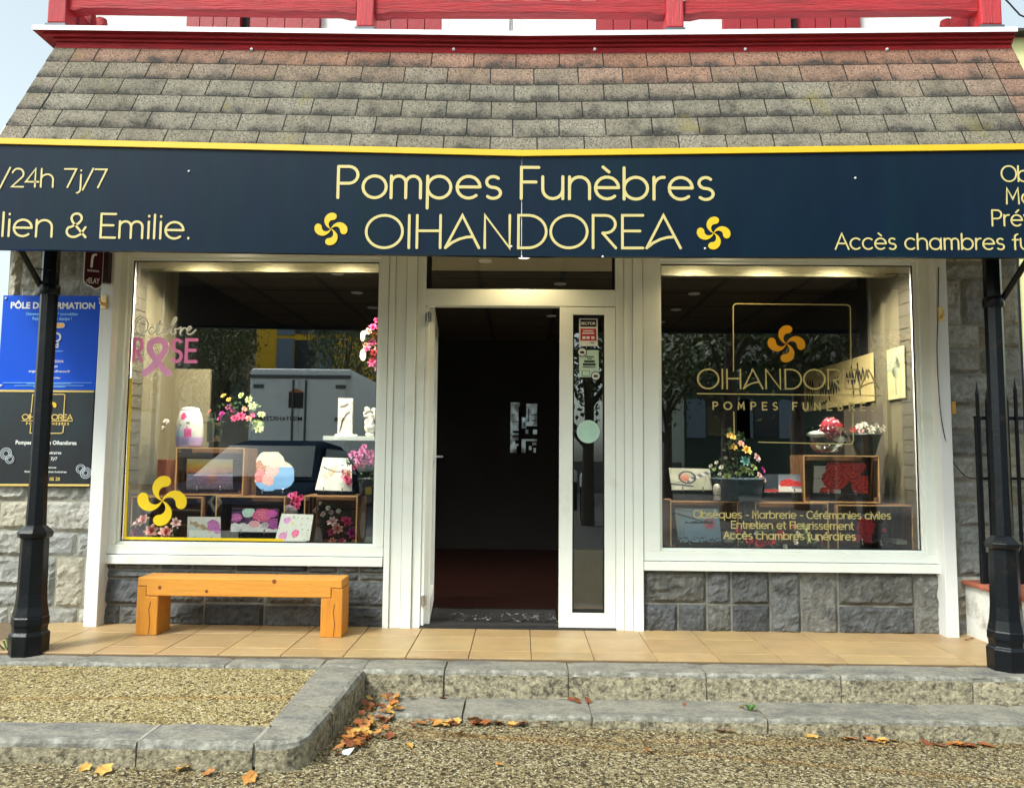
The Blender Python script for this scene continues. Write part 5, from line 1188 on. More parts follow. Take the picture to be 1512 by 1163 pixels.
def p_stone(u, v):
    c = mixc((.62,.70,.60),(.74,.78,.68), .5+NZ(u,v,4))
    for cu, cv, r, a_, b2 in ((.78,.5,.17,(.75,.25,.35),(.9,.55,.6)),(.9,.3,.13,(.6,.05,.16),(.85,.25,.4)),(.38,.55,.13,(.75,.5,.3),(.85,.62,.45)),(.22,.44,.11,(.78,.5,.38),(.8,.65,.5)),(.48,.7,.08,(.8,.6,.3),(.85,.7,.45))):
        r_ = rosef(u,v,cu,cv,r)
        if r_ is not None: c = mixc(a_, b2, r_)
    if abs(v-.62-.5*(u-.3)*(u-.9)) < .018 and .1 < u < .95: c = (.15,.14,.10)
    return c
plaque('plaque','tall cream stone plaque with peach roses leaning on the right crate of the left window', [(465,723),(520,725),(519,676.5),(477,675)], .29, p_stone, .08, base=(468,524,725,731))
def p_dove(u, v):
    c = mixc((.44,.46,.32),(.62,.63,.48), .5+NZ(u,v,2.4))
    d_ = abs((v-.18) - .28*sin(u*5.2+.6)*u); 
    if abs((v-.45)-(u-.45)*.75) < .09 and u > .4: c = mixc((.10,.10,.09),(.72,.72,.66), .5+.5*sin(u*24+v*18))
    if abs(v-.22-.06*sin(u*9)) < .09 and u < .55: c = mixc((.04,.04,.035),(.55,.56,.48), .5+.5*sin(v*40+u*8))
    if hypot((u-.36)*1.5, v-.58) < .17: c = mixc((.60,.16,.10),(.80,.45,.33), (v-.42)*3)
    if abs(hypot((u-.42)*1.4, v-.58)-.27) < .035: c = (.08,.08,.07)
    return c
plaque('plaque','sepia plaque with a pink stone and drawn branch at the left of the right window', [(992,723),(1052,723),(1048,692),(987.5,690.5)], .26, p_dove, .03, base=(993,1052,724,738))
def p_redsm(u, v):
    if u < .36: return (.03,.035,.045) if v > .15 else (.45,.05,.05)
    c = mixc((.30,.34,.38),(.10,.12,.14), v)
    if v < .2 or (u < .7 and v < .36+.1*NZ(u,v,9)): c = (.66,.64,.56)
    if .3 < v < .75-.6*abs(u-.62) and u > .42: c = mixc((.35,.01,.015),(.62,.05,.04), .5+NZ(u,v,9))
    return c
plaque('plaque','dark plaque with a small red rose beside the flower basket', [(1129,726),(1186,726),(1185.5,700),(1128.5,700)], .28, p_redsm, .03, base=(1128,1187,727,739))
def p_redbig(u, v):
    c = (.012,.012,.014)
    if u < .34-.25*max(0,v-.6) and v < .86 or (v < .12 and u < .5): c = (.55,.58,.50)
    if abs(v-.45) < .02 and u < .3 and (u*20)%1 < .5: c = (.1,.1,.1)
    for cu, cv, r in ((.40,.45,.34),(.66,.74,.32),(.40,.80,.24),(.90,.28,.30),(.24,.02,.18),(.80,.86,.22)):
        r_ = rosef(u,v,cu,cv,r)
        if r_ is not None: c = mixc((.22,.004,.006),(.75,.05,.03), r_)
    return c
plaque('plaque','black plaque with large red roses inside the upper crate of the right window', [(1201,727),(1282,729),(1281,683),(1202,681)], .275, p_redbig, .03, 60, 44, base=(1203,1284,729,739))
def p_blue(u, v):
    c = mixc((.30,.46,.54),(.42,.52,.52), v) if v > .72 or u < .18 else (.36,.56,.70)
    if hypot((u-.76)*1.2,v-.52) < .15+.12*max(0,(v-.4)) : c = mixc((.75,.12,.22),(.80,.35,.42), .5+NZ(u,v,9))
    if .55 < v < .62+.1*NZ(u,v,5) and .2 < u < .85: c = (.06,.08,.10)
    if abs(v-.86+.4*u) < .022 and u < .6: c = (.08,.09,.10)
    if v < .14 and NZ(u,v,22) > .12: c = (.08,.1,.12)
    return c
plaque('plaque','pale blue plaque with a pink balloon in the lower left crate, right window', [(1001.5,800),(1065.5,800),(1061,751),(996,750)], .225, p_blue, .05, 50, 40)
def p_rose1(u, v):
    c = (.015,.013,.013) if v > .3 else ((.40,.03,.05) if u < .55 else (.02,.018,.018))
    r_ = rosef(u,v,.36,.62,.36)
    if r_ is not None: c = mixc((.25,.004,.008),(.72,.04,.06), r_)
    r_ = rosef(u,v,.88,.5,.1)
    if r_ is not None: c = mixc((.3,.02,.05),(.6,.1,.15), r_)
    return c
plaque('plaque','dark plaque with one crimson rose in the lower right crate', [(1258,800),(1312,802),(1312,763),(1259,762)], .225, p_rose1, .03)
p, q = P(1322,803,.3), P(1345,797,.3); mb = MB(); mb.box(p.x,q.x,.28,.4,p.z,q.z); tag(mb.build('white_tablet', m_cer, None, .002, at=(p.x,.3,p.z)), 'small cream tablet lying at the right in the lower right crate', 'tablet')
# ---- flowers
def petal_rose(nm, r, col_in, col_out, seed, layers=((.25,4,78),(.5,5,58),(.8,6,36),(1.05,7,14))):
    rnd_ = random.Random(seed); mb = MB()
    for li, (rr_, n_, el) in enumerate(layers):
        t_ = li/(len(layers)-1); c = mixc(col_in, col_out, t_)
        for k in range(n_):
            az = 2*pi*(k+.5*li)/n_ + rnd_.uniform(-.15,.15); e_ = radians(el+rnd_.uniform(-8,8)); w_ = 1.25*pi*max(rr_,.4)/n_*1.1
            rows = []
            for j in range(4):
                s_ = j/3; ht = r*(rr_*s_*sin(e_)*.95 + .12*(1-t_)); ra = r*rr_*(s_*cos(e_)+.12); wd = w_*r*sin(pi*min(1,.25+.62*s_))*(.75 if j == 3 else 1)
                row = []
                for i in (-1,0,1):
                    cup = .18*r*rr_*abs(i)*s_; row.append(Vector(((ra-cup*.3)*cos(az)-i*wd*sin(az)*.5, (ra-cup*.3)*sin(az)+i*wd*cos(az)*.5, ht+cup-(.12*r*rr_ if j == 3 else 0))))
                rows.append(row)
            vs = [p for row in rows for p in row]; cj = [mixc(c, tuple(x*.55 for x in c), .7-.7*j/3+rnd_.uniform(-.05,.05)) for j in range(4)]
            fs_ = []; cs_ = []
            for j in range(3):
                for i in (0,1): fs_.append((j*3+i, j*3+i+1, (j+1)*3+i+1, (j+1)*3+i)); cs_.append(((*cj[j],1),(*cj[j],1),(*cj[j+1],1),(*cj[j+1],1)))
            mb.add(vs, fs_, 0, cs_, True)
    return mb.mesh(nm, m_pet)
m_pet = M('petal', (1,1,1), rough=.6, vcol=True, var=.1, vs=40)
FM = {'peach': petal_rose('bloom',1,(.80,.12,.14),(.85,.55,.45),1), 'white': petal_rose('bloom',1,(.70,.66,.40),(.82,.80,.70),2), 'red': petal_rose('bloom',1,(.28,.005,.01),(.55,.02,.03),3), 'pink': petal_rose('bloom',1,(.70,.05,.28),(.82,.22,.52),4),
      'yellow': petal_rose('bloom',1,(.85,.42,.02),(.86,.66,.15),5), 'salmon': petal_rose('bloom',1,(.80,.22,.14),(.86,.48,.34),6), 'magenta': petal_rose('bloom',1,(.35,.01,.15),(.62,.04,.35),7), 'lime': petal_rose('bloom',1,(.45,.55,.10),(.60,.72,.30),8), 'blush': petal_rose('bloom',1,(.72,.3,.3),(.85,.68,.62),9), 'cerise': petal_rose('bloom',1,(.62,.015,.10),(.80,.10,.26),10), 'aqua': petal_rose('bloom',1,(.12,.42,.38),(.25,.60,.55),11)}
def bouquet(name, label, y, flowers, foliage=(), pot=None, cat='flowers', pcol=None, leaf=m_leafg, dens=60, lsz=.03):
    """flowers: (px, py, radius px, kind); foliage: (px, py, radius px); pot: builder(thing)"""
    q = [P(f_[0],f_[1],y) for f_ in flowers]; bx = sum(p.x for p in q)/len(q); bz = min(p.z for p in q)-.02
    t = thing(name, label, cat, (bx, y, bz)); rnd_ = random.Random(int(flowers[0][0]*7+flowers[0][1])); S = (5.1+y)/F
    for (px, py, r_, kd), p in zip(flowers, q):
        o = bpy.data.objects.new('bloom', FM[kd]); COL.objects.link(o); o.parent = t
        d_ = Vector(((p.x-bx)*1.2, -.16-rnd_.random()*.1, .10+rnd_.uniform(-.04,.08))).normalized()
        o.rotation_mode = 'QUATERNION'; o.rotation_quaternion = d_.to_track_quat('Z','Y'); o.scale = (r_*S*.95,)*3; o.location = Vector((p.x-bx, rnd_.uniform(-.02,.03), p.z-bz))
    if foliage:
        mb = MB(); vines = []
        for px, py, r_ in foliage:
            c = P(px,py,y+.03); R_ = r_*S
            for k in range(int(dens*(r_/16.)**1.3)+8):
                d_ = Vector((rnd_.gauss(0,1),rnd_.gauss(0,1),rnd_.gauss(0,1))); d_ = d_.normalized()*R_*rnd_.random()**.5; d_.y *= .6
                a_ = Vector((rnd_.gauss(0,1),rnd_.gauss(0,.7)-.4,rnd_.gauss(0,1)+.4)).normalized(); s_ = lsz*rnd_.uniform(.5,1.15); b2 = a_.cross(Vector((rnd_.gauss(0,1),rnd_.gauss(0,1),1))).normalized()
                p = c+d_; n_ = a_.cross(b2)*.25*s_
                mb.add([p, p+a_*s_*.5+b2*s_*.27+n_, p+a_*s_, p+a_*s_*.5-b2*s_*.27+n_], [(0,1,2,3)], 0)
        mb.build('foliage', leaf, t)
    if pot: pot(t)
    return t
def potf(a, b_, zt, zb, mat, y, taper=.8, nm='pot', prof=None):
    def f(t):
        p, q = P(a,zb,y), P(b_,zt,y); r1 = (q.x-p.x)/2; cx = (p.x+q.x)/2; h_ = q.z-p.z
        mb = MB(); pr = prof or [(.0,0),(taper,0),(taper+.04,.03),(lerp(taper,1,.5),.5),(.97,.9),(1.02,.93),(1.02,1.),(.93,1.),(.9,.9)]
        mb.lathe([(r1*a_, h_*b2) for a_, b2 in pr], (cx,y+.02,p.z), 24); mb.build(nm, mat, t)
    return f
bouquet('bouquet','bouquet of cream edged pink roses at the lower left corner of the left window', .12, [(204,772,8,'blush'),(213,768,9.5,'peach'),(222,785,11,'peach'),(244,787,11,'peach'),(259,772,8,'blush'),(203,786,8,'magenta'),(219,801,7,'peach'),(242,802,6,'blush'),(196,795,6,'white'),(208,794,7,'magenta')], [(225,785,24),(250,790,16),(205,780,12)], lsz=.022)
for px, py in ((226,765),(262,788),(230,773),(198,798)): pass
bouquet('bouquet','pink and burgundy bouquet inside the right crate of the left window', .25, [(492,770,8,'blush'),(498,781,8,'salmon'),(511,770,9,'cerise'),(520,787,8.5,'magenta'),(489,787,7,'cerise'),(492,799,6,'salmon'),(505,800,6,'cerise'),(466,753,5,'blush'),(478,759,4.5,'blush'),(485,750,4,'white'),(473,743,3.5,'white'),(488,757,4,'blush'),(499,755,4,'white')], [(480,755,16),(505,785,20),(480,765,14),(515,757,10)], dens=40, lsz=.025)
bouquet('hydrangea','crimson hydrangea head between two lower crates', .26, [(433,736,6,'cerise'),(440,742,6,'cerise'),(430,745,5.5,'pink'),(438,748,5.5,'cerise'),(443,735,5,'cerise'),(429,731,4.5,'pink'),(436,729,4,'cerise')], [(436,752,9)], lsz=.02)
bouquet('potted_roses','bright pink roses in a dark ribbed pot on the right crate of the left window', .27, [(520,671,6.5,'pink'),(535,668,7.5,'pink'),(548,671,7.5,'pink'),(530,678,7.5,'pink'),(543,680,8,'pink'),(553,684,7,'pink'),(523,690,6,'cerise'),(533,688,6,'cerise'),(513,700,7,'salmon'),(506,698,6.5,'blush'),(512,707,6,'cerise'),(537,660,5,'pink')], [(540,698,13),(552,700,9),(515,684,8)], potf(527,560,706,731,m_pot,.27,.8), lsz=.03)
bouquet('glass_vase_flowers','mixed red, mauve and orange flowers in a green glass vase behind the crates', .55, [(309,608,4.5,'salmon'),(328,611,4.5,'magenta'),(336,601,5,'pink'),(347,618,5.5,'cerise'),(357,615,7,'cerise'),(365,618,5.5,'salmon'),(360,604,4,'salmon'),(331,585,4.5,'yellow'),(337,590,4,'yellow'),(371,613,4,'cerise'),(324,618,4,'magenta'),(342,606,4,'magenta')], [(340,605,17),(372,628,10),(318,622,11)], potf(303,332,622,652,glass('green_glass',.12,1.,(.25,.6,.3)),.55,.9,'vase'), lsz=.03, dens=50)
bouquet('lime_spray','tall lime green flower spray beside the glass vase', .6, [(357,584,5,'lime'),(367,590,6,'lime'),(374,600,6,'lime'),(378,626,8,'lime'),(384,612,6,'lime'),(382,634,7,'lime')], [(372,600,10),(380,630,12)], leaf=m_leafl, lsz=.03)
bouquet('white_flowers','tall spray of ghostly white flowers on the brown pedestal at the far left', .62, [(214,612,8,'white'),(226,605,9,'white'),(220,622,8,'white'),(238,628,6,'white'),(245,622,4,'white'),(202,622,4,'white'),(232,616,6,'white')], [(222,615,16)], leaf=m_leafl, lsz=.035)
mb = MB(); p, q = P(190,735,.62), P(252,678,.62); mb.box(p.x,q.x,.56,.72,PLZ,q.z); mb.tube([P(222,680,.62), P(225,640,.62)], .012, 8); tag(mb.build('pedestal', M('brown_stone', (.17,.06,.035), rough=.45, var=.35, vs=8), None, .004, at=((p.x+q.x)/2,.62,PLZ)), 'brown stone pedestal carrying the white flower spray', 'pedestal')
bouquet('flower_wreath','standing wreath of red and pink roses at the upper right of the left window', .42, [(552,484,7,'cerise'),(545,490,7,'salmon'),(555,495,7,'red'),(549,505,7,'cerise'),(556,511,7,'salmon'),(543,516,6,'cerise'),(553,521,7,'red'),(539,509,5,'salmon'),(556,531,7,'red'),(550,536,7,'cerise'),(557,543,6,'salmon'),(551,529,5,'red'),(557,474,5,'cerise')], [(550,500,18),(552,535,14)], lsz=.03)
def disc_leaf(px, py, rx, rz, y, label):
    c = P(px,py,y); S = (5.1+y)/F; mb = MB(); mb.prism([(c.x+rx*S*cos(t*pi/10), c.z+rz*S*sin(t*pi/10)) for t in range(20)], y, y+.006); tag(mb.build('paper_leaf', m_cer, None, .002, at=c), label, 'leaf ornament')
disc_leaf(535.5,496,3.5,8,.41,'upper cream oval leaf at the edge of the rose wreath'); disc_leaf(536,524,5,9,.41,'lower cream oval leaf at the edge of the rose wreath')
bouquet('pot_flowers','yellow roses with lime and white blossom in a blue grey wicker basket', .26, [(1078,643,5,'yellow'),(1082,646,4.5,'yellow'),(1084,660,6.5,'yellow'),(1093,655,5,'salmon'),(1103,665,8,'yellow'),(1118,676,7,'blush'),(1100,681,8,'aqua'),(1098,693,7,'lime'),(1107,697,7,'lime'),(1113,690,6,'lime'),(1074,704,6.5,'lime'),(1090,700,5,'lime'),(1120,702,5.5,'blush'),(1127,708,5,'blush'),(1116,708,5,'lime'),(1050,688,3.5,'white'),(1058,683,3.5,'white'),(1065,690,4,'white'),(1056,693,3.5,'lime'),(1062,700,3.5,'white'),(1090,711,4,'yellow'),(1126,694,5,'magenta'),(1073,676,3,'white')], [(1090,690,26),(1065,692,18),(1080,660,12),(1076,640,8),(1092,645,8)], potf(1051,1128,706,738,m_basket,.27,.86,'basket'), 'flower basket', lsz=.028, dens=70)
bouquet('bouquet','white orchids and dark red roses lying before the middle crate of the right window', .13, [(1106,798,7,'red'),(1123,803,8,'red'),(1140,800,7,'red'),(1155,790,7,'red'),(1092,782,6,'red'),(1188,781,9,'lime'),(1192,795,8.5,'lime'),(1180,790,6,'white'),(1099,790,4,'white'),(1173,800,5,'white'),(1205,795,5,'white'),(1168,776,5,'red'),(1160,807,4,'white'),(1119,788,4,'white'),(1108,777,5,'yellow'),(1210,800,5,'red')], [(1130,797,26),(1180,797,20),(1095,795,16),(1210,803,10)], lsz=.026, dens=50)
bouquet('potted_flowers','white and cream flowers in a dark bowl on the upper crate', .38, [(1268,630,5,'white'),(1278,627,5,'white'),(1285,634,6.5,'white'),(1293,629,4.5,'white'),(1300,635,5,'white'),(1273,636,5,'blush'),(1290,640,4.5,'white'),(1303,630,3.5,'white'),(1262,634,4.5,'red')], [(1282,638,16)], potf(1258,1302,641,672,m_pot,.38,.55,'bowl'), lsz=.02, dens=50)
# glass dish with a dome of red petals
cx = P(1220,655,.36); S = 5.46/F
gd = thing('glass_dish', 'clear glass dish with a ball of red petals on the upper crate', 'glass dish', (cx.x,.36,P(1220,670,.36).z))
mb = MB(); z0 = P(1220,668,.36).z; mb.lathe([(12*S,0),(18*S,3*S),(27*S,14*S),(29*S,24*S),(27*S,34*S),(20*S,38*S)], (cx.x,.36,z0), 28); mb.build('bowl', glass('clear_glass',.07,1.2,(.85,.93,.93)), gd)
mb = MB(); c = P(1227,632,.36); R_ = 16*S
rnd = random.Random(9)
for k in range(420):
    d_ = Vector((rnd.gauss(0,1),rnd.gauss(0,1),rnd.gauss(0,1))).normalized(); p = c+d_*R_*rnd.uniform(.86,1.03); a_ = d_.cross(Vector((rnd.gauss(0,1),rnd.gauss(0,1),rnd.gauss(0,1)))).normalized()*.008; b2 = d_.cross(a_).normalized()*.007
    cc_ = (.55,.02,.05) if rnd.random() < .72 else (.80,.55,.52); mb.add([p-a_,p-b2+d_*.003,p+a_,p+b2], [(0,1,2,3)], 0, cc_)
mb.build('petal_ball', m_pet, gd)
mb = MB(); mb.ball(c, R_*.9, 12); mb.build('ball_core', M('red_core', (.25,.01,.02), rough=.8), gd)
mb = MB(); mb.ball(P(1205,641,.36), 9*S, 8, sc=(1.5,1,.55)); mb.ball(P(1240,648,.36), 7*S, 8, sc=(1.4,1,.6)); mb.build('white_filling', m_cer, gd)
# urn, stele, angel, shelf, candle
def p_urn(a_, h_):
    c = mixc((.52,.55,.46),(.70,.70,.60), h_)
    c = mixc(c, (.20,.45,.80), max(0,1-h_*1.9)*max(0,cos(a_+2.4))*1.5)
    if hypot((a_+1.75)/1.5, (h_-.74)*1.6) < .17: c = (.62,.03,.20)
    if hypot((a_+1.30)/1.5, (h_-.30)*1.0) < .17 + .06*NZ(a_,h_,6): c = mixc((.45,.02,.12),(.62,.10,.30), .5+NZ(a_,h_,9))
    if h_ < .22: c = mixc(c, (.35,.22,.55), .7)
    if abs(h_-.52-.1*(a_+1.8)) < .012 and -2.6 < a_ < -1.2: c = (.10,.12,.10)
    return c
pb, pt_ = P(279,660,.34), P(279,601,.34); Hn = pt_.z-pb.z; prof = [(.85,0),(.93,.03),(1,.2),(1,.4),(.95,.62),(.82,.82),(.70,.90),(.66,.905),(.68,.93),(.62,.97),(.40,.995),(0,1)]; Rn = 19.5*5.44/F
prof2 = []
for i in range(len(prof)-1):
    for k in range(4): prof2.append((lerp(prof[i][0],prof[i+1][0],k/4), lerp(prof[i][1],prof[i+1][1],k/4)))
prof2.append(prof[-1]); mb = MB(); nn = 48
vs = [Vector((pb.x+Rn*r_*cos(2*pi*k/nn-pi), .34+Rn*r_*sin(2*pi*k/nn-pi), pb.z+Hn*h_)) for r_, h_ in prof2 for k in range(nn)]
fs_, cs_ = [], []
for i in range(len(prof2)-1):
    for k in range(nn):
        fs_.append((i*nn+k, i*nn+(k+1)%nn, (i+1)*nn+(k+1)%nn, (i+1)*nn+k)); cs_.append(p_urn(2*pi*(k+.5)/nn-pi, prof2[i][1]))
mb.add(vs, fs_, 0, cs_, True)
tag(mb.build('urn', M('glazed_urn', (1,1,1), rough=.2, vcol=True, var=.03, coat=.4), None, at=pb), 'cream lidded urn painted with crimson flowers and a blue wash', 'urn')
mb = MB(); p, q = P(480,650,.5), P(560,644.5,.5); mb.box(p.x, q.x, .44, .66, p.z, q.z); mb.build('glass_shelf', M('pale_shelf', (.55,.62,.56), rough=.25, var=.03), B, .002)
zs_ = q.z
stl = thing('memorial_tablet', 'tall cream memorial tablet with a dark curved branch on the pale shelf', 'tablet', (P(509,644,.5).x,.5,zs_)); p, q = P(498,643,.5), P(521,588,.5)
mb = MB(); mb.box(p.x,q.x,.5,.53,zs_,q.z); mb.build('slab', m_cer, stl, .003); mb = MB()
S = 5.6/F
for pts in ([(501,637),(504,628),(507,618),(512,611),(516,608)], [(507,618),(505,622),(503,633)], [(503,600),(508,599),(514,596)]): mb.ribbon([(p_.x,p_.y) for p_ in catmull([(P(a,b_,.5).x,P(a,b_,.5).z) for a,b_ in pts],4,False)], .009, flat(.4995), dep=.002)
mb.build('branch_relief', M('bronze_relief', (.16,.10,.05), rough=.5), stl); mb = MB(); p, q = P(495,644.5,.49), P(526,641,.49); mb.box(p.x,q.x,.47,.54,zs_,q.z); mb.build('base', m_cer, stl, .002)
an = thing('angel_statue', 'small cream angel figure kneeling on a ball on the pale shelf', 'statue', (P(545,644,.5).x,.5,zs_))
mb = MB(); ax = P(546,644,.5).x
def bl(dx, dz, r_, sc=(1,1,1), dy=0.): mb.ball((ax+dx*S,.5+dy*S,zs_+dz*S), r_*S, 8, sc=sc)
bl(0,13,8.5); bl(0,3,7,(1,1,.5)); bl(-.5,25,5.5,(1,.9,1.5)); bl(-1,31,4.5,(1.2,.9,1)); bl(-4,38.5,4.6); bl(-5.5,42,3,(1.2,1,.7)); bl(-5,20,3.5,(.8,1,1.8),-3); bl(3,20,3.5,(.8,1,1.7),-3); bl(-6,30,2.2,(1.7,1,.9),-4); bl(-8,33.5,2,(.9,1,1.6),-4.5)
bl(6.5,33,3.6,(.8,.6,2.6),3); bl(9.5,27,2.6,(.7,.6,2.6),3.5); bl(5,39,3.4,(1.3,.6,1.2),3)
o = mb.build('figure', m_cer, an); rm = o.modifiers.new('remesh','REMESH'); rm.mode = 'VOXEL'; rm.voxel_size = .0035; rm.use_smooth_shade = True
cnd = thing('candle_holder', 'short cream candle holder beside the sepia plaque', 'candle', P(1059,738,.2)); p, q = P(1053.5,738,.2), P(1064,714,.2); r_ = (q.x-p.x)/2; h_ = q.z-p.z
mb = MB(); mb.lathe([(r_*.9,0),(r_,.02*h_),(r_,.8*h_),(r_*.8,.9*h_),(r_*.5,.98*h_),(0,h_)], ((p.x+q.x)/2,.2,p.z), 16); mb.build('body', m_cer, cnd); mb = MB(); mb.lathe([(r_*1.05,.3*h_),(r_*1.05,.34*h_)], ((p.x+q.x)/2,.2,p.z), 16); mb.build('band', m_chrome, cnd)
rndv = thing('round_box', 'flat cream round box in the lower left crate of the right window', 'box', P(1078,795,.28)); p, q = P(1066,800,.28), P(1090,785,.28); r_ = (q.x-p.x)/2
mb = MB(); mb.lathe([(r_*.96,0),(r_,.004),(r_,(q.z-p.z)*.9),(r_*.96,q.z-p.z),(0,q.z-p.z)], ((p.x+q.x)/2,.3,p.z), 20); mb.build('body', m_cer, rndv); mb = MB(); mb.lathe([(r_*1.02,(q.z-p.z)*.55),(r_*1.02,(q.z-p.z)*.62)], ((p.x+q.x)/2,.3,p.z), 20); mb.build('rim', m_cedge, rndv)
# beige display board behind, banner and poster on the right side wall
mb = MB(); p, q = P(246,660,.8), P(311,545,.8); mb.box(p.x-.3, q.x, .8, .83, PLZ, q.z); tag(mb.build('display_board', m_beige, None, .003, at=((p.x+q.x)/2,.8,PLZ)), 'plain beige board standing behind the flowers in the left window', 'display board')
xw_ = XI1-.016; zt_, zb_ = PZ(521,.7,1290), PZ(592,.7,1290)
bn = thing('banner', 'yellow banner with black handwriting along the right side wall', 'banner', (xw_, 1.4, zb_)); y0_, y1_ = .68, 2.1
mb = MB(); mb.box(xw_-.006, xw_, y0_, y1_, zb_, zt_); mb.build('sheet', M('cream_yellow_sheet', (.62,.50,.20), rough=.7, var=.08, emit=.0), bn)
fN = lambda x, z, dy: Vector((xw_-.0065+dy, x, z)); mb = MB(); rnd = random.Random(4)
def scrib(a_, b_, zc_, h_):
    pts = []; n_ = int((b_-a_)/.028)
    for i in range(n_): pts.append((lerp(a_,b_,i/n_)+rnd.uniform(-.004,.004), zc_+(h_*.5 if i%2 else -h_*.5)*rnd.uniform(.5,1.05)))
    mb.ribbon([(p.x,p.y) for p in catmull(pts,3,False)], .014, fN)
scrib(.76,1.2,zb_+.21,.1); scrib(1.3,1.75,zb_+.17,.13); scrib(1.85,2.06,zb_+.22,.16); scrib(1.86,2.07,zb_+.09,.12); scrib(1.55,1.72,zb_+.05,.03)
for a_, b_ in ((.9,.94),(1.02,1.05),(1.5,1.54)): mb.ribbon([(a_,zb_+.06),(b_,zb_+.31)], .014, fN, off=.001)
mb.build('handwriting', m_dark, bn)
ps_ = thing('poster', 'pale yellow poster with a dandelion on the right side wall', 'poster', (xw_,.4,PZ(588,.3,1340))); mb = MB(); z0_, z1_ = PZ(588,.28,1345), PZ(512,.28,1345); mb.box(xw_-.004, xw_+.002, .21, .50, z0_, z1_); mb.build('sheet', M('pale_yellow_paper', (.45,.42,.20), rough=.8, var=.05), ps_)
fP = lambda x, z, dy: Vector((xw_-.0045+dy, x, z)); mb = MB(); cz_ = lerp(z0_,z1_,.62)
for k in range(26): a_ = k*2*pi/26; mb.ribbon([(.33,cz_),(.33+.06*cos(a_),cz_+.075*sin(a_))], .003, fP, off=k*.00005)
mb.ribbon([(.33,cz_),(.335,z0_+.03)], .005, fP, off=.002); mb.box(xw_-.0052, xw_-.0043, .40, .48, cz_-.02, cz_+.06); mb.build('dandelion_print', M('grey_green_print', (.30,.34,.22), rough=.8), ps_)
# ------------------------------------------------------------------ street behind the photographer (seen in the shop glass)
def house(name, label, x0, x1, y, h, mat, wins, roofm, d=8., wmat=None):
    t = thing(name, label, 'house', ((x0+x1)/2, y-d/2, 0)); mb = MB(); mb.box(x0, x1, y-d, y, 0, h); mb.build('wall', mat, t)
    mb = MB(); mb.add([(x0-.4,y+.5,h-.1),(x1+.4,y+.5,h-.1),(x1+.4,y-d-.5,h-.1),(x0-.4,y-d-.5,h-.1),(x0-.4,y-d/2,h+2.2),(x1+.4,y-d/2,h+2.2)], [(0,1,5,4),(2,3,4,5),(1,2,5),(3,0,4),(3,2,1,0)]); mb.build('roof', roofm, t)
    for wx, wz, ww, wh in wins:
        mb = MB(); mb.box(wx-ww/2, wx+ww/2, y, y+.04, wz, wz+wh, 0)
        o = mb.build('window', M('house_glass', (.02,.025,.03), rough=.1), t)
        for s in (-1,1):
            mb = MB(); mb.box(wx+s*ww*.95-ww*.4, wx+s*ww*.95+ww*.4, y+.005, y+.05, wz-.05, wz+wh+.05); mb.build('shutter', wmat or M('grey_blue_shutter', (.16,.22,.27), rough=.6), o)
    return t
m_rt = M('clay_roof', (.25,.09,.05), rough=.85, var=.3)
def RX(px, d): return (px-771)/F*d            # mirrored ray: d metres beyond the camera through the glass
def RZ(py, d): return 1.33+(676-py)/F*d
RY = lambda d: -(d-5.1)
house('ochre_house', 'ochre yellow house with grey shutters across the street', RX(372,27), RX(640,27), RY(27), 8.6, M('ochre_render', (.78,.46,.03), rough=.9, var=.1, bump=.1), [(RX(446,27),RZ(553,27),.75,1.15),(RX(590,27),RZ(553,27),.75,1.15),(RX(446,27),5.6,.75,1.3),(RX(500,27),5.6,.75,1.3)], m_rt)
house('grey_house', 'grey clad house left of the ochre house across the street', RX(60,34), RX(366,34), RY(34), 7.5, M('grey_cladding', (.42,.45,.44), rough=.85, var=.1), [(RX(320,34),3.2,.9,1.4),(RX(200,34),3.2,.9,1.4)], M('dark_roof', (.04,.035,.035), rough=.8))
house('dark_green_house', 'dark green shuttered house at the right across the street', RX(1010,30), RX(1330,30), RY(30), 5.2, M('dark_green_render', (.035,.06,.045), rough=.85, var=.2), [(RX(1060,30),2.2,.9,1.4),(RX(1130,30),2.2,.9,1.4)], M('dark_roof', (.04,.035,.035)))
house('cream_house', 'cream house at the far right across the street', RX(1320,36), RX(1560,36), RY(36), 7., M('cream_render', (.55,.50,.36), rough=.9, var=.08), [(RX(1400,36),3,.9,1.4)], m_rt)
# box van, rear doors towards the shop
d = 16.5; x0, x1, z1, y = RX(363,d), RX(515,d), RZ(547,d), RY(d)
van = thing('box_van', 'white rental box van parked with its rear doors to the shop', 'van', ((x0+x1)/2, y-2.5, 0)); m_vw = M('van_white', (.80,.84,.82), rough=.35, var=.05, vs=2)
mb = MB(); mb.box(x0, x1, y-4.2, y, .95, z1); mb.build('box_body', m_vw, van, .05)
mb = MB(); mb.box(x0+.15, x1-.15, y-6.0, y-4.25, .5, 2.1); mb.build('cab', m_vw, van, .2)
mb = MB(); mb.box(x0+.3, x1-.3, y-5.9, y, .55, .93); mb.build('chassis', M('chassis_black', (.02,.02,.02), rough=.7), van)
xm = (x0+x1)/2
for a, b_ in ((x0+.1,xm-.02),(xm+.02,x1-.1)):
    mb = MB(); mb.box(a, b_, y, y+.03, 1.0, z1-.22); o = mb.build('rear_door', m_vw, van, .012)
    mb = MB(); xb_ = lerp(a,b_,.88 if a < xm-.5 else .12); mb.tube([(xb_,y+.05,1.0),(xb_,y+.05,z1-.25)], .022, 8)
    for z in (1.4,2.1,2.8): mb.box(a if a < xm-.5 else b_-.22, a+.22 if a < xm-.5 else b_, y+.03, y+.05, z-.04, z+.04)
    mb.build('lock_bar', M('dark_steel', (.10,.11,.11), rough=.4, metal=.5), o)
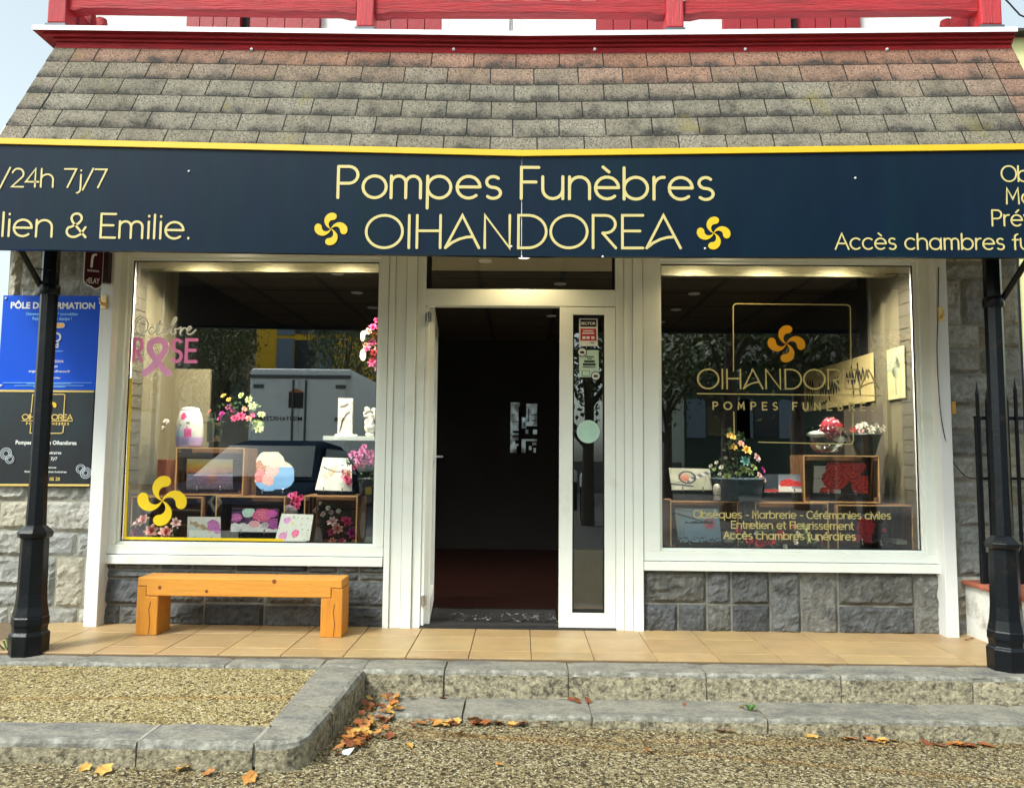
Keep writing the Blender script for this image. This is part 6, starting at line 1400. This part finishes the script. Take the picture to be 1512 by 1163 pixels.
mb = MB(); mb.box(x0, x1, y+.001, y+.06, z1-.2, z1-.14); mb.build('gutter_bar', M('dark_steel', (.10,.11,.11)), van)
fV = lambda x, z, dy: Vector((2*xm_-x, y+.032-dy, z))
xm_ = 0.0
def vtext(mb, t, pxc, py, hpx, m=0, bold=.01, sx=1.):
    xx = RX(pxc, d); mb.text(t, hpx*1.4*d/F, lambda x, z, dy: Vector((-x, y+.033-dy, z)), -xx, RZ(py,d), m, bold=bold, sx=sx)
mb = MB(); vtext(mb, 'MIETFAHRZEUG', 410, 625, 6.5, 0, .01, 1.05); mb.build('lettering', m_dark, van)
mb = MB(); a, b_ = RX(423,d), RX(445,d); yy = y+.034; mb.box(a, b_, yy, yy+.006, RZ(606,d), RZ(583,d), 0); mb.add([(a-.03,yy+.007,RZ(583,d)),(b_+.03,yy+.007,RZ(583,d)),((a+b_)/2,yy+.007,RZ(577,d))], [(0,2,1)], 1); vtext(mb, 'PEDI', 434, 601, 4, 2, .03)
mb.build('door_badge', [M('badge_black', (.02,.018,.016), rough=.5), M('badge_orange', (.55,.16,.04), rough=.5), m_wht], van)
for xx in (x0+.25, x1-.25):
    for yy in (y-.9, y-4.9):
        mb = MB(); mb.tube([(xx-.12,yy,.36),(xx+.12,yy,.36)], .36, 18); mb.build('wheel', M('tyre', (.015,.015,.015), rough=.8), van)
# dark hatchback facing the shop at the left of the photographer
cx0, yf, wd = RX(383, 9.6), RY(8.2), 1.76
car = thing('parked_car', 'dark blue hatchback parked facing the shop', 'car', (cx0, yf-2, 0)); m_cp = M('dark_blue_paint', (.012,.022,.034), rough=.8, var=.05, spec=0)
def loft(mb, secs, m=0):
    """secs: list of lists of points of equal length"""
    n_ = len(secs[0])
    for i in range(len(secs)-1):
        mb.add(secs[i]+secs[i+1], [(k, k+1, n_+k+1, n_+k) for k in range(n_-1)], m, None, True)
def csec(y, hw, z0, z1, rr, n_=4):
    pts = [Vector((cx0-hw, y, z0)), Vector((cx0-hw, y, z1-rr))] + [Vector((cx0-hw+rr-rr*cos(a), y, z1-rr+rr*sin(a))) for a in (.5,1.0,1.57)]
    return pts + [Vector((2*cx0-p.x, p.y, p.z)) for p in reversed(pts)]
mb = MB(); secs = [csec(yf,.55,.35,.62,.1), csec(yf-.1,.72,.25,.80,.12), csec(yf-.35,.84,.22,.90,.12), csec(yf-.9,.88,.2,1.0,.12), csec(yf-1.3,.88,.2,1.03,.1), csec(yf-3.4,.88,.2,1.05,.1), csec(yf-3.95,.8,.3,1.0,.1), csec(yf-4.05,.6,.35,.9,.1)]
loft(mb, secs); mb.add(secs[0], [tuple(range(len(secs[0])))]); mb.add(secs[-1], [tuple(range(len(secs[0])-1,-1,-1))]); mb.build('body', m_cp, car)
mb = MB(); secs = [csec(yf-1.05,.80,.98,1.03,.03), csec(yf-1.95,.63,1.0,1.48,.12), csec(yf-2.4,.64,1.0,1.53,.14), csec(yf-3.3,.62,1.0,1.48,.14), csec(yf-3.9,.72,1.0,1.06,.03)]; loft(mb, secs); mb.build('cabin', m_cp, car)
m_ag = M('car_glass', (.010,.028,.036), rough=.3, var=0, spec=.04)
mb = MB(); mb.add([(cx0-.72,yf-1.12,1.06),(cx0+.72,yf-1.12,1.06),(cx0+.56,yf-1.85,1.44),(cx0-.56,yf-1.85,1.44)], [(0,1,2,3)]); o = mb.build('windscreen', m_ag, car); o.location.z += .012; o.location.y += .012
for s in (-1,1):
    mb = MB(); mb.add([(cx0+s*.815,yf-1.35,1.06),(cx0+s*.80,yf-3.3,1.06),(cx0+s*.67,yf-3.1,1.40),(cx0+s*.665,yf-2.0,1.42)], [(0,1,2,3)]); mb.build('side_window', m_ag, car)
    mb = MB(); mb.ball((cx0+s*.64,yf-.2,.72), .17, 8, sc=(1.1,.6,.5)); mb.build('headlight', M('headlight_glass', (.55,.58,.60), rough=.1, coat=1.), car)
    mb = MB(); mb.ball((cx0+s*.98,yf-1.3,1.06), .11, 8, sc=(1,.6,.75)); mb.build('wing_mirror', m_cp, car)
    for yy in (yf-.75, yf-3.3):
        mb = MB(); mb.tube([(cx0+s*.72,yy,.31),(cx0+s*.9,yy,.31)], .31, 18); w_ = mb.build('wheel', M('tyre', (.015,.015,.015)), car)
        mb = MB(); mb.tube([(cx0+s*.88,yy,.31),(cx0+s*.91,yy,.31)], .2, 12); mb.build('rim', m_chrome, w_)
mb = MB(); ex, ez, ey = RX(330,7.35)+.0, RZ(755,7.35), yf-.06
ex = cx0; mb.ribbon([(ex,ez+.08),(ex+.055,ez),(ex,ez-.08),(ex-.055,ez)], .035, lambda x,z,dy: Vector((x, yf+.02-dy*-1, z)), closed=True, dep=.01); mb.build('diamond_emblem', m_chrome, car)
mb = MB(); mb.box(cx0-.26, cx0+.26, yf+.0, yf+.015, .42, .53); mb.build('number_plate', m_wht, car)
mb = MB(); mb.box(cx0-.5, cx0+.5, yf-.03, yf+.008, .56, .62); mb.build('grille', m_black, car)
# trees
m_bark = M('bark', (.07,.055,.04), rough=.9, var=.3, vs=12, bump=.6, bs=20)
m_tl = M('tree_leaves', (.045,.075,.018), rough=.6, var=.5, vs=4, col2=(.10,.10,.02), c2s=1.5)
def tree_mesh(seed, H, R_, n_):
    rnd_ = random.Random(seed); tr = MB(); cr = MB(); tr.tube([(0,0,0),(.05,.03,H*.3),(-.05,.05,H*.55),(0,0,H*.85)], [.2,.16,.11,.04], 8)
    tips = []
    for k in range(9):
        a_ = k*2.4+rnd_.random(); z = H*rnd_.uniform(.3,.7); e = Vector((cos(a_)*R_*.75, sin(a_)*R_*.75, z+H*.22)); tr.tube([(0,0,z),e*.5+Vector((0,0,z*.5+.1)),e], [.08,.05,.02], 6); tips.append(e)
    tips += [Vector((rnd_.gauss(0,.5)*R_, rnd_.gauss(0,.5)*R_, H*rnd_.uniform(.5,1.0))) for _ in range(14)]
    for k in range(n_):
        t_ = rnd_.choice(tips); p = t_+Vector((rnd_.gauss(0,.26),rnd_.gauss(0,.26),rnd_.gauss(0,.22)))*R_; a_ = Vector((rnd_.gauss(0,1),rnd_.gauss(0,1),rnd_.gauss(0,1)-.3)).normalized(); s_ = rnd_.uniform(.12,.22); b2 = a_.cross(Vector((rnd_.gauss(0,1),rnd_.gauss(0,1),1))).normalized()
        cr.add([p,p+a_*s_*.5+b2*s_*.3,p+a_*s_,p+a_*s_*.5-b2*s_*.3], [(0,1,2,3)])
    return tr, cr
tr, cr = tree_mesh(3, 6.2, 2.0, 3600)
tre = thing('street_tree', 'leafy tree by the box van across the street', 'tree', (0,0,0), 0, 'street trees', local=True); tr.build('trunk', m_bark, tre); cr.build('crown', m_tl, tre)
dd = 20.; tre.location = (RX(508,dd), RY(dd), 0); tre.scale = (.42,.42,.9)
for px, dd, s, lb in ((318,24,1.0,'leafy tree before the grey house across the street'),(1075,17,1.05,'broad tree standing opposite the right shop window'),(1180,21,1.15,'taller tree behind the broad tree opposite the right window'),(1245,19,1.2,'dense tree standing behind the low wall at the right'),(985,26,.9,'small tree before the dark green house'),(868,15.5,.75,'young tree reflected in the narrow door pane'),(250,30,1.3,'large tree rising behind the grey house')):
    o = clone(tre, (RX(px,dd), RY(dd), 0), px*.7, lb); o.scale = (s*(.45 if px < 330 and px > 300 else 1.),)*2 + (s,)
for px, dd, lb in ((848,20.,'white capped bollard nearer the box van'),(862,16.7,'white capped bollard nearer the shop door')):
    x, y = RX(px,dd), RY(dd); t = thing('bollard', lb, 'bollard', (x,y,0), 0, 'bollards along the road'); mb = MB(); mb.lathe([(.08,0),(.08,.72),(.075,.74)], (x,y,0), 14); mb.build('post', m_black, t); mb = MB(); mb.lathe([(.083,.72),(.083,.95),(.06,1.0),(0,1.02)], (x,y,0), 14); mb.build('cap', m_wht, t)
mb = MB(); mb.box(-14, 14, RY(31), RY(30.6), 0, 1.2); tag(mb.build('garden_wall', M('garden_wall_grey', (.2,.2,.18), rough=.9, var=.2), None, at=(0,RY(31),0)), 'low grey garden wall along the far side of the street', 'wall')
# neighbour house at the right, behind
d = 13.; x0 = (1491-771)/F*d; z1 = P(1500,55,d-5.1).z
nb = thing('neighbour_house', 'pale yellow neighbouring house just visible beyond the right end of the roof', 'house', (x0+4, d-5.1+3, 0))
mb = MB(); mb.box(x0, x0+9, d-5.1, d+2, 0, z1); mb.build('wall', M('pale_yellow_render', (.62,.60,.30), rough=.9, var=.05), nb)
mb = MB(); mb.box(x0+.13, x0+.17, d-5.15, d-5.1, 0, z1); mb.build('downpipe', m_black, nb)
mb = MB(); mb.box(x0-.1, x0+9.2, d-5.3, d+2.2, z1, z1+.05); mb.build('roof', M('dark_roof', (.04,.035,.035)), nb)
for k in range(3):
    mb = MB(); xx = x0+.35+k*2.4; mb.box(xx, xx+.9, d-5.14, d-5.1, 1.2, 3.0); mb.build('shutter', m_shut, nb)
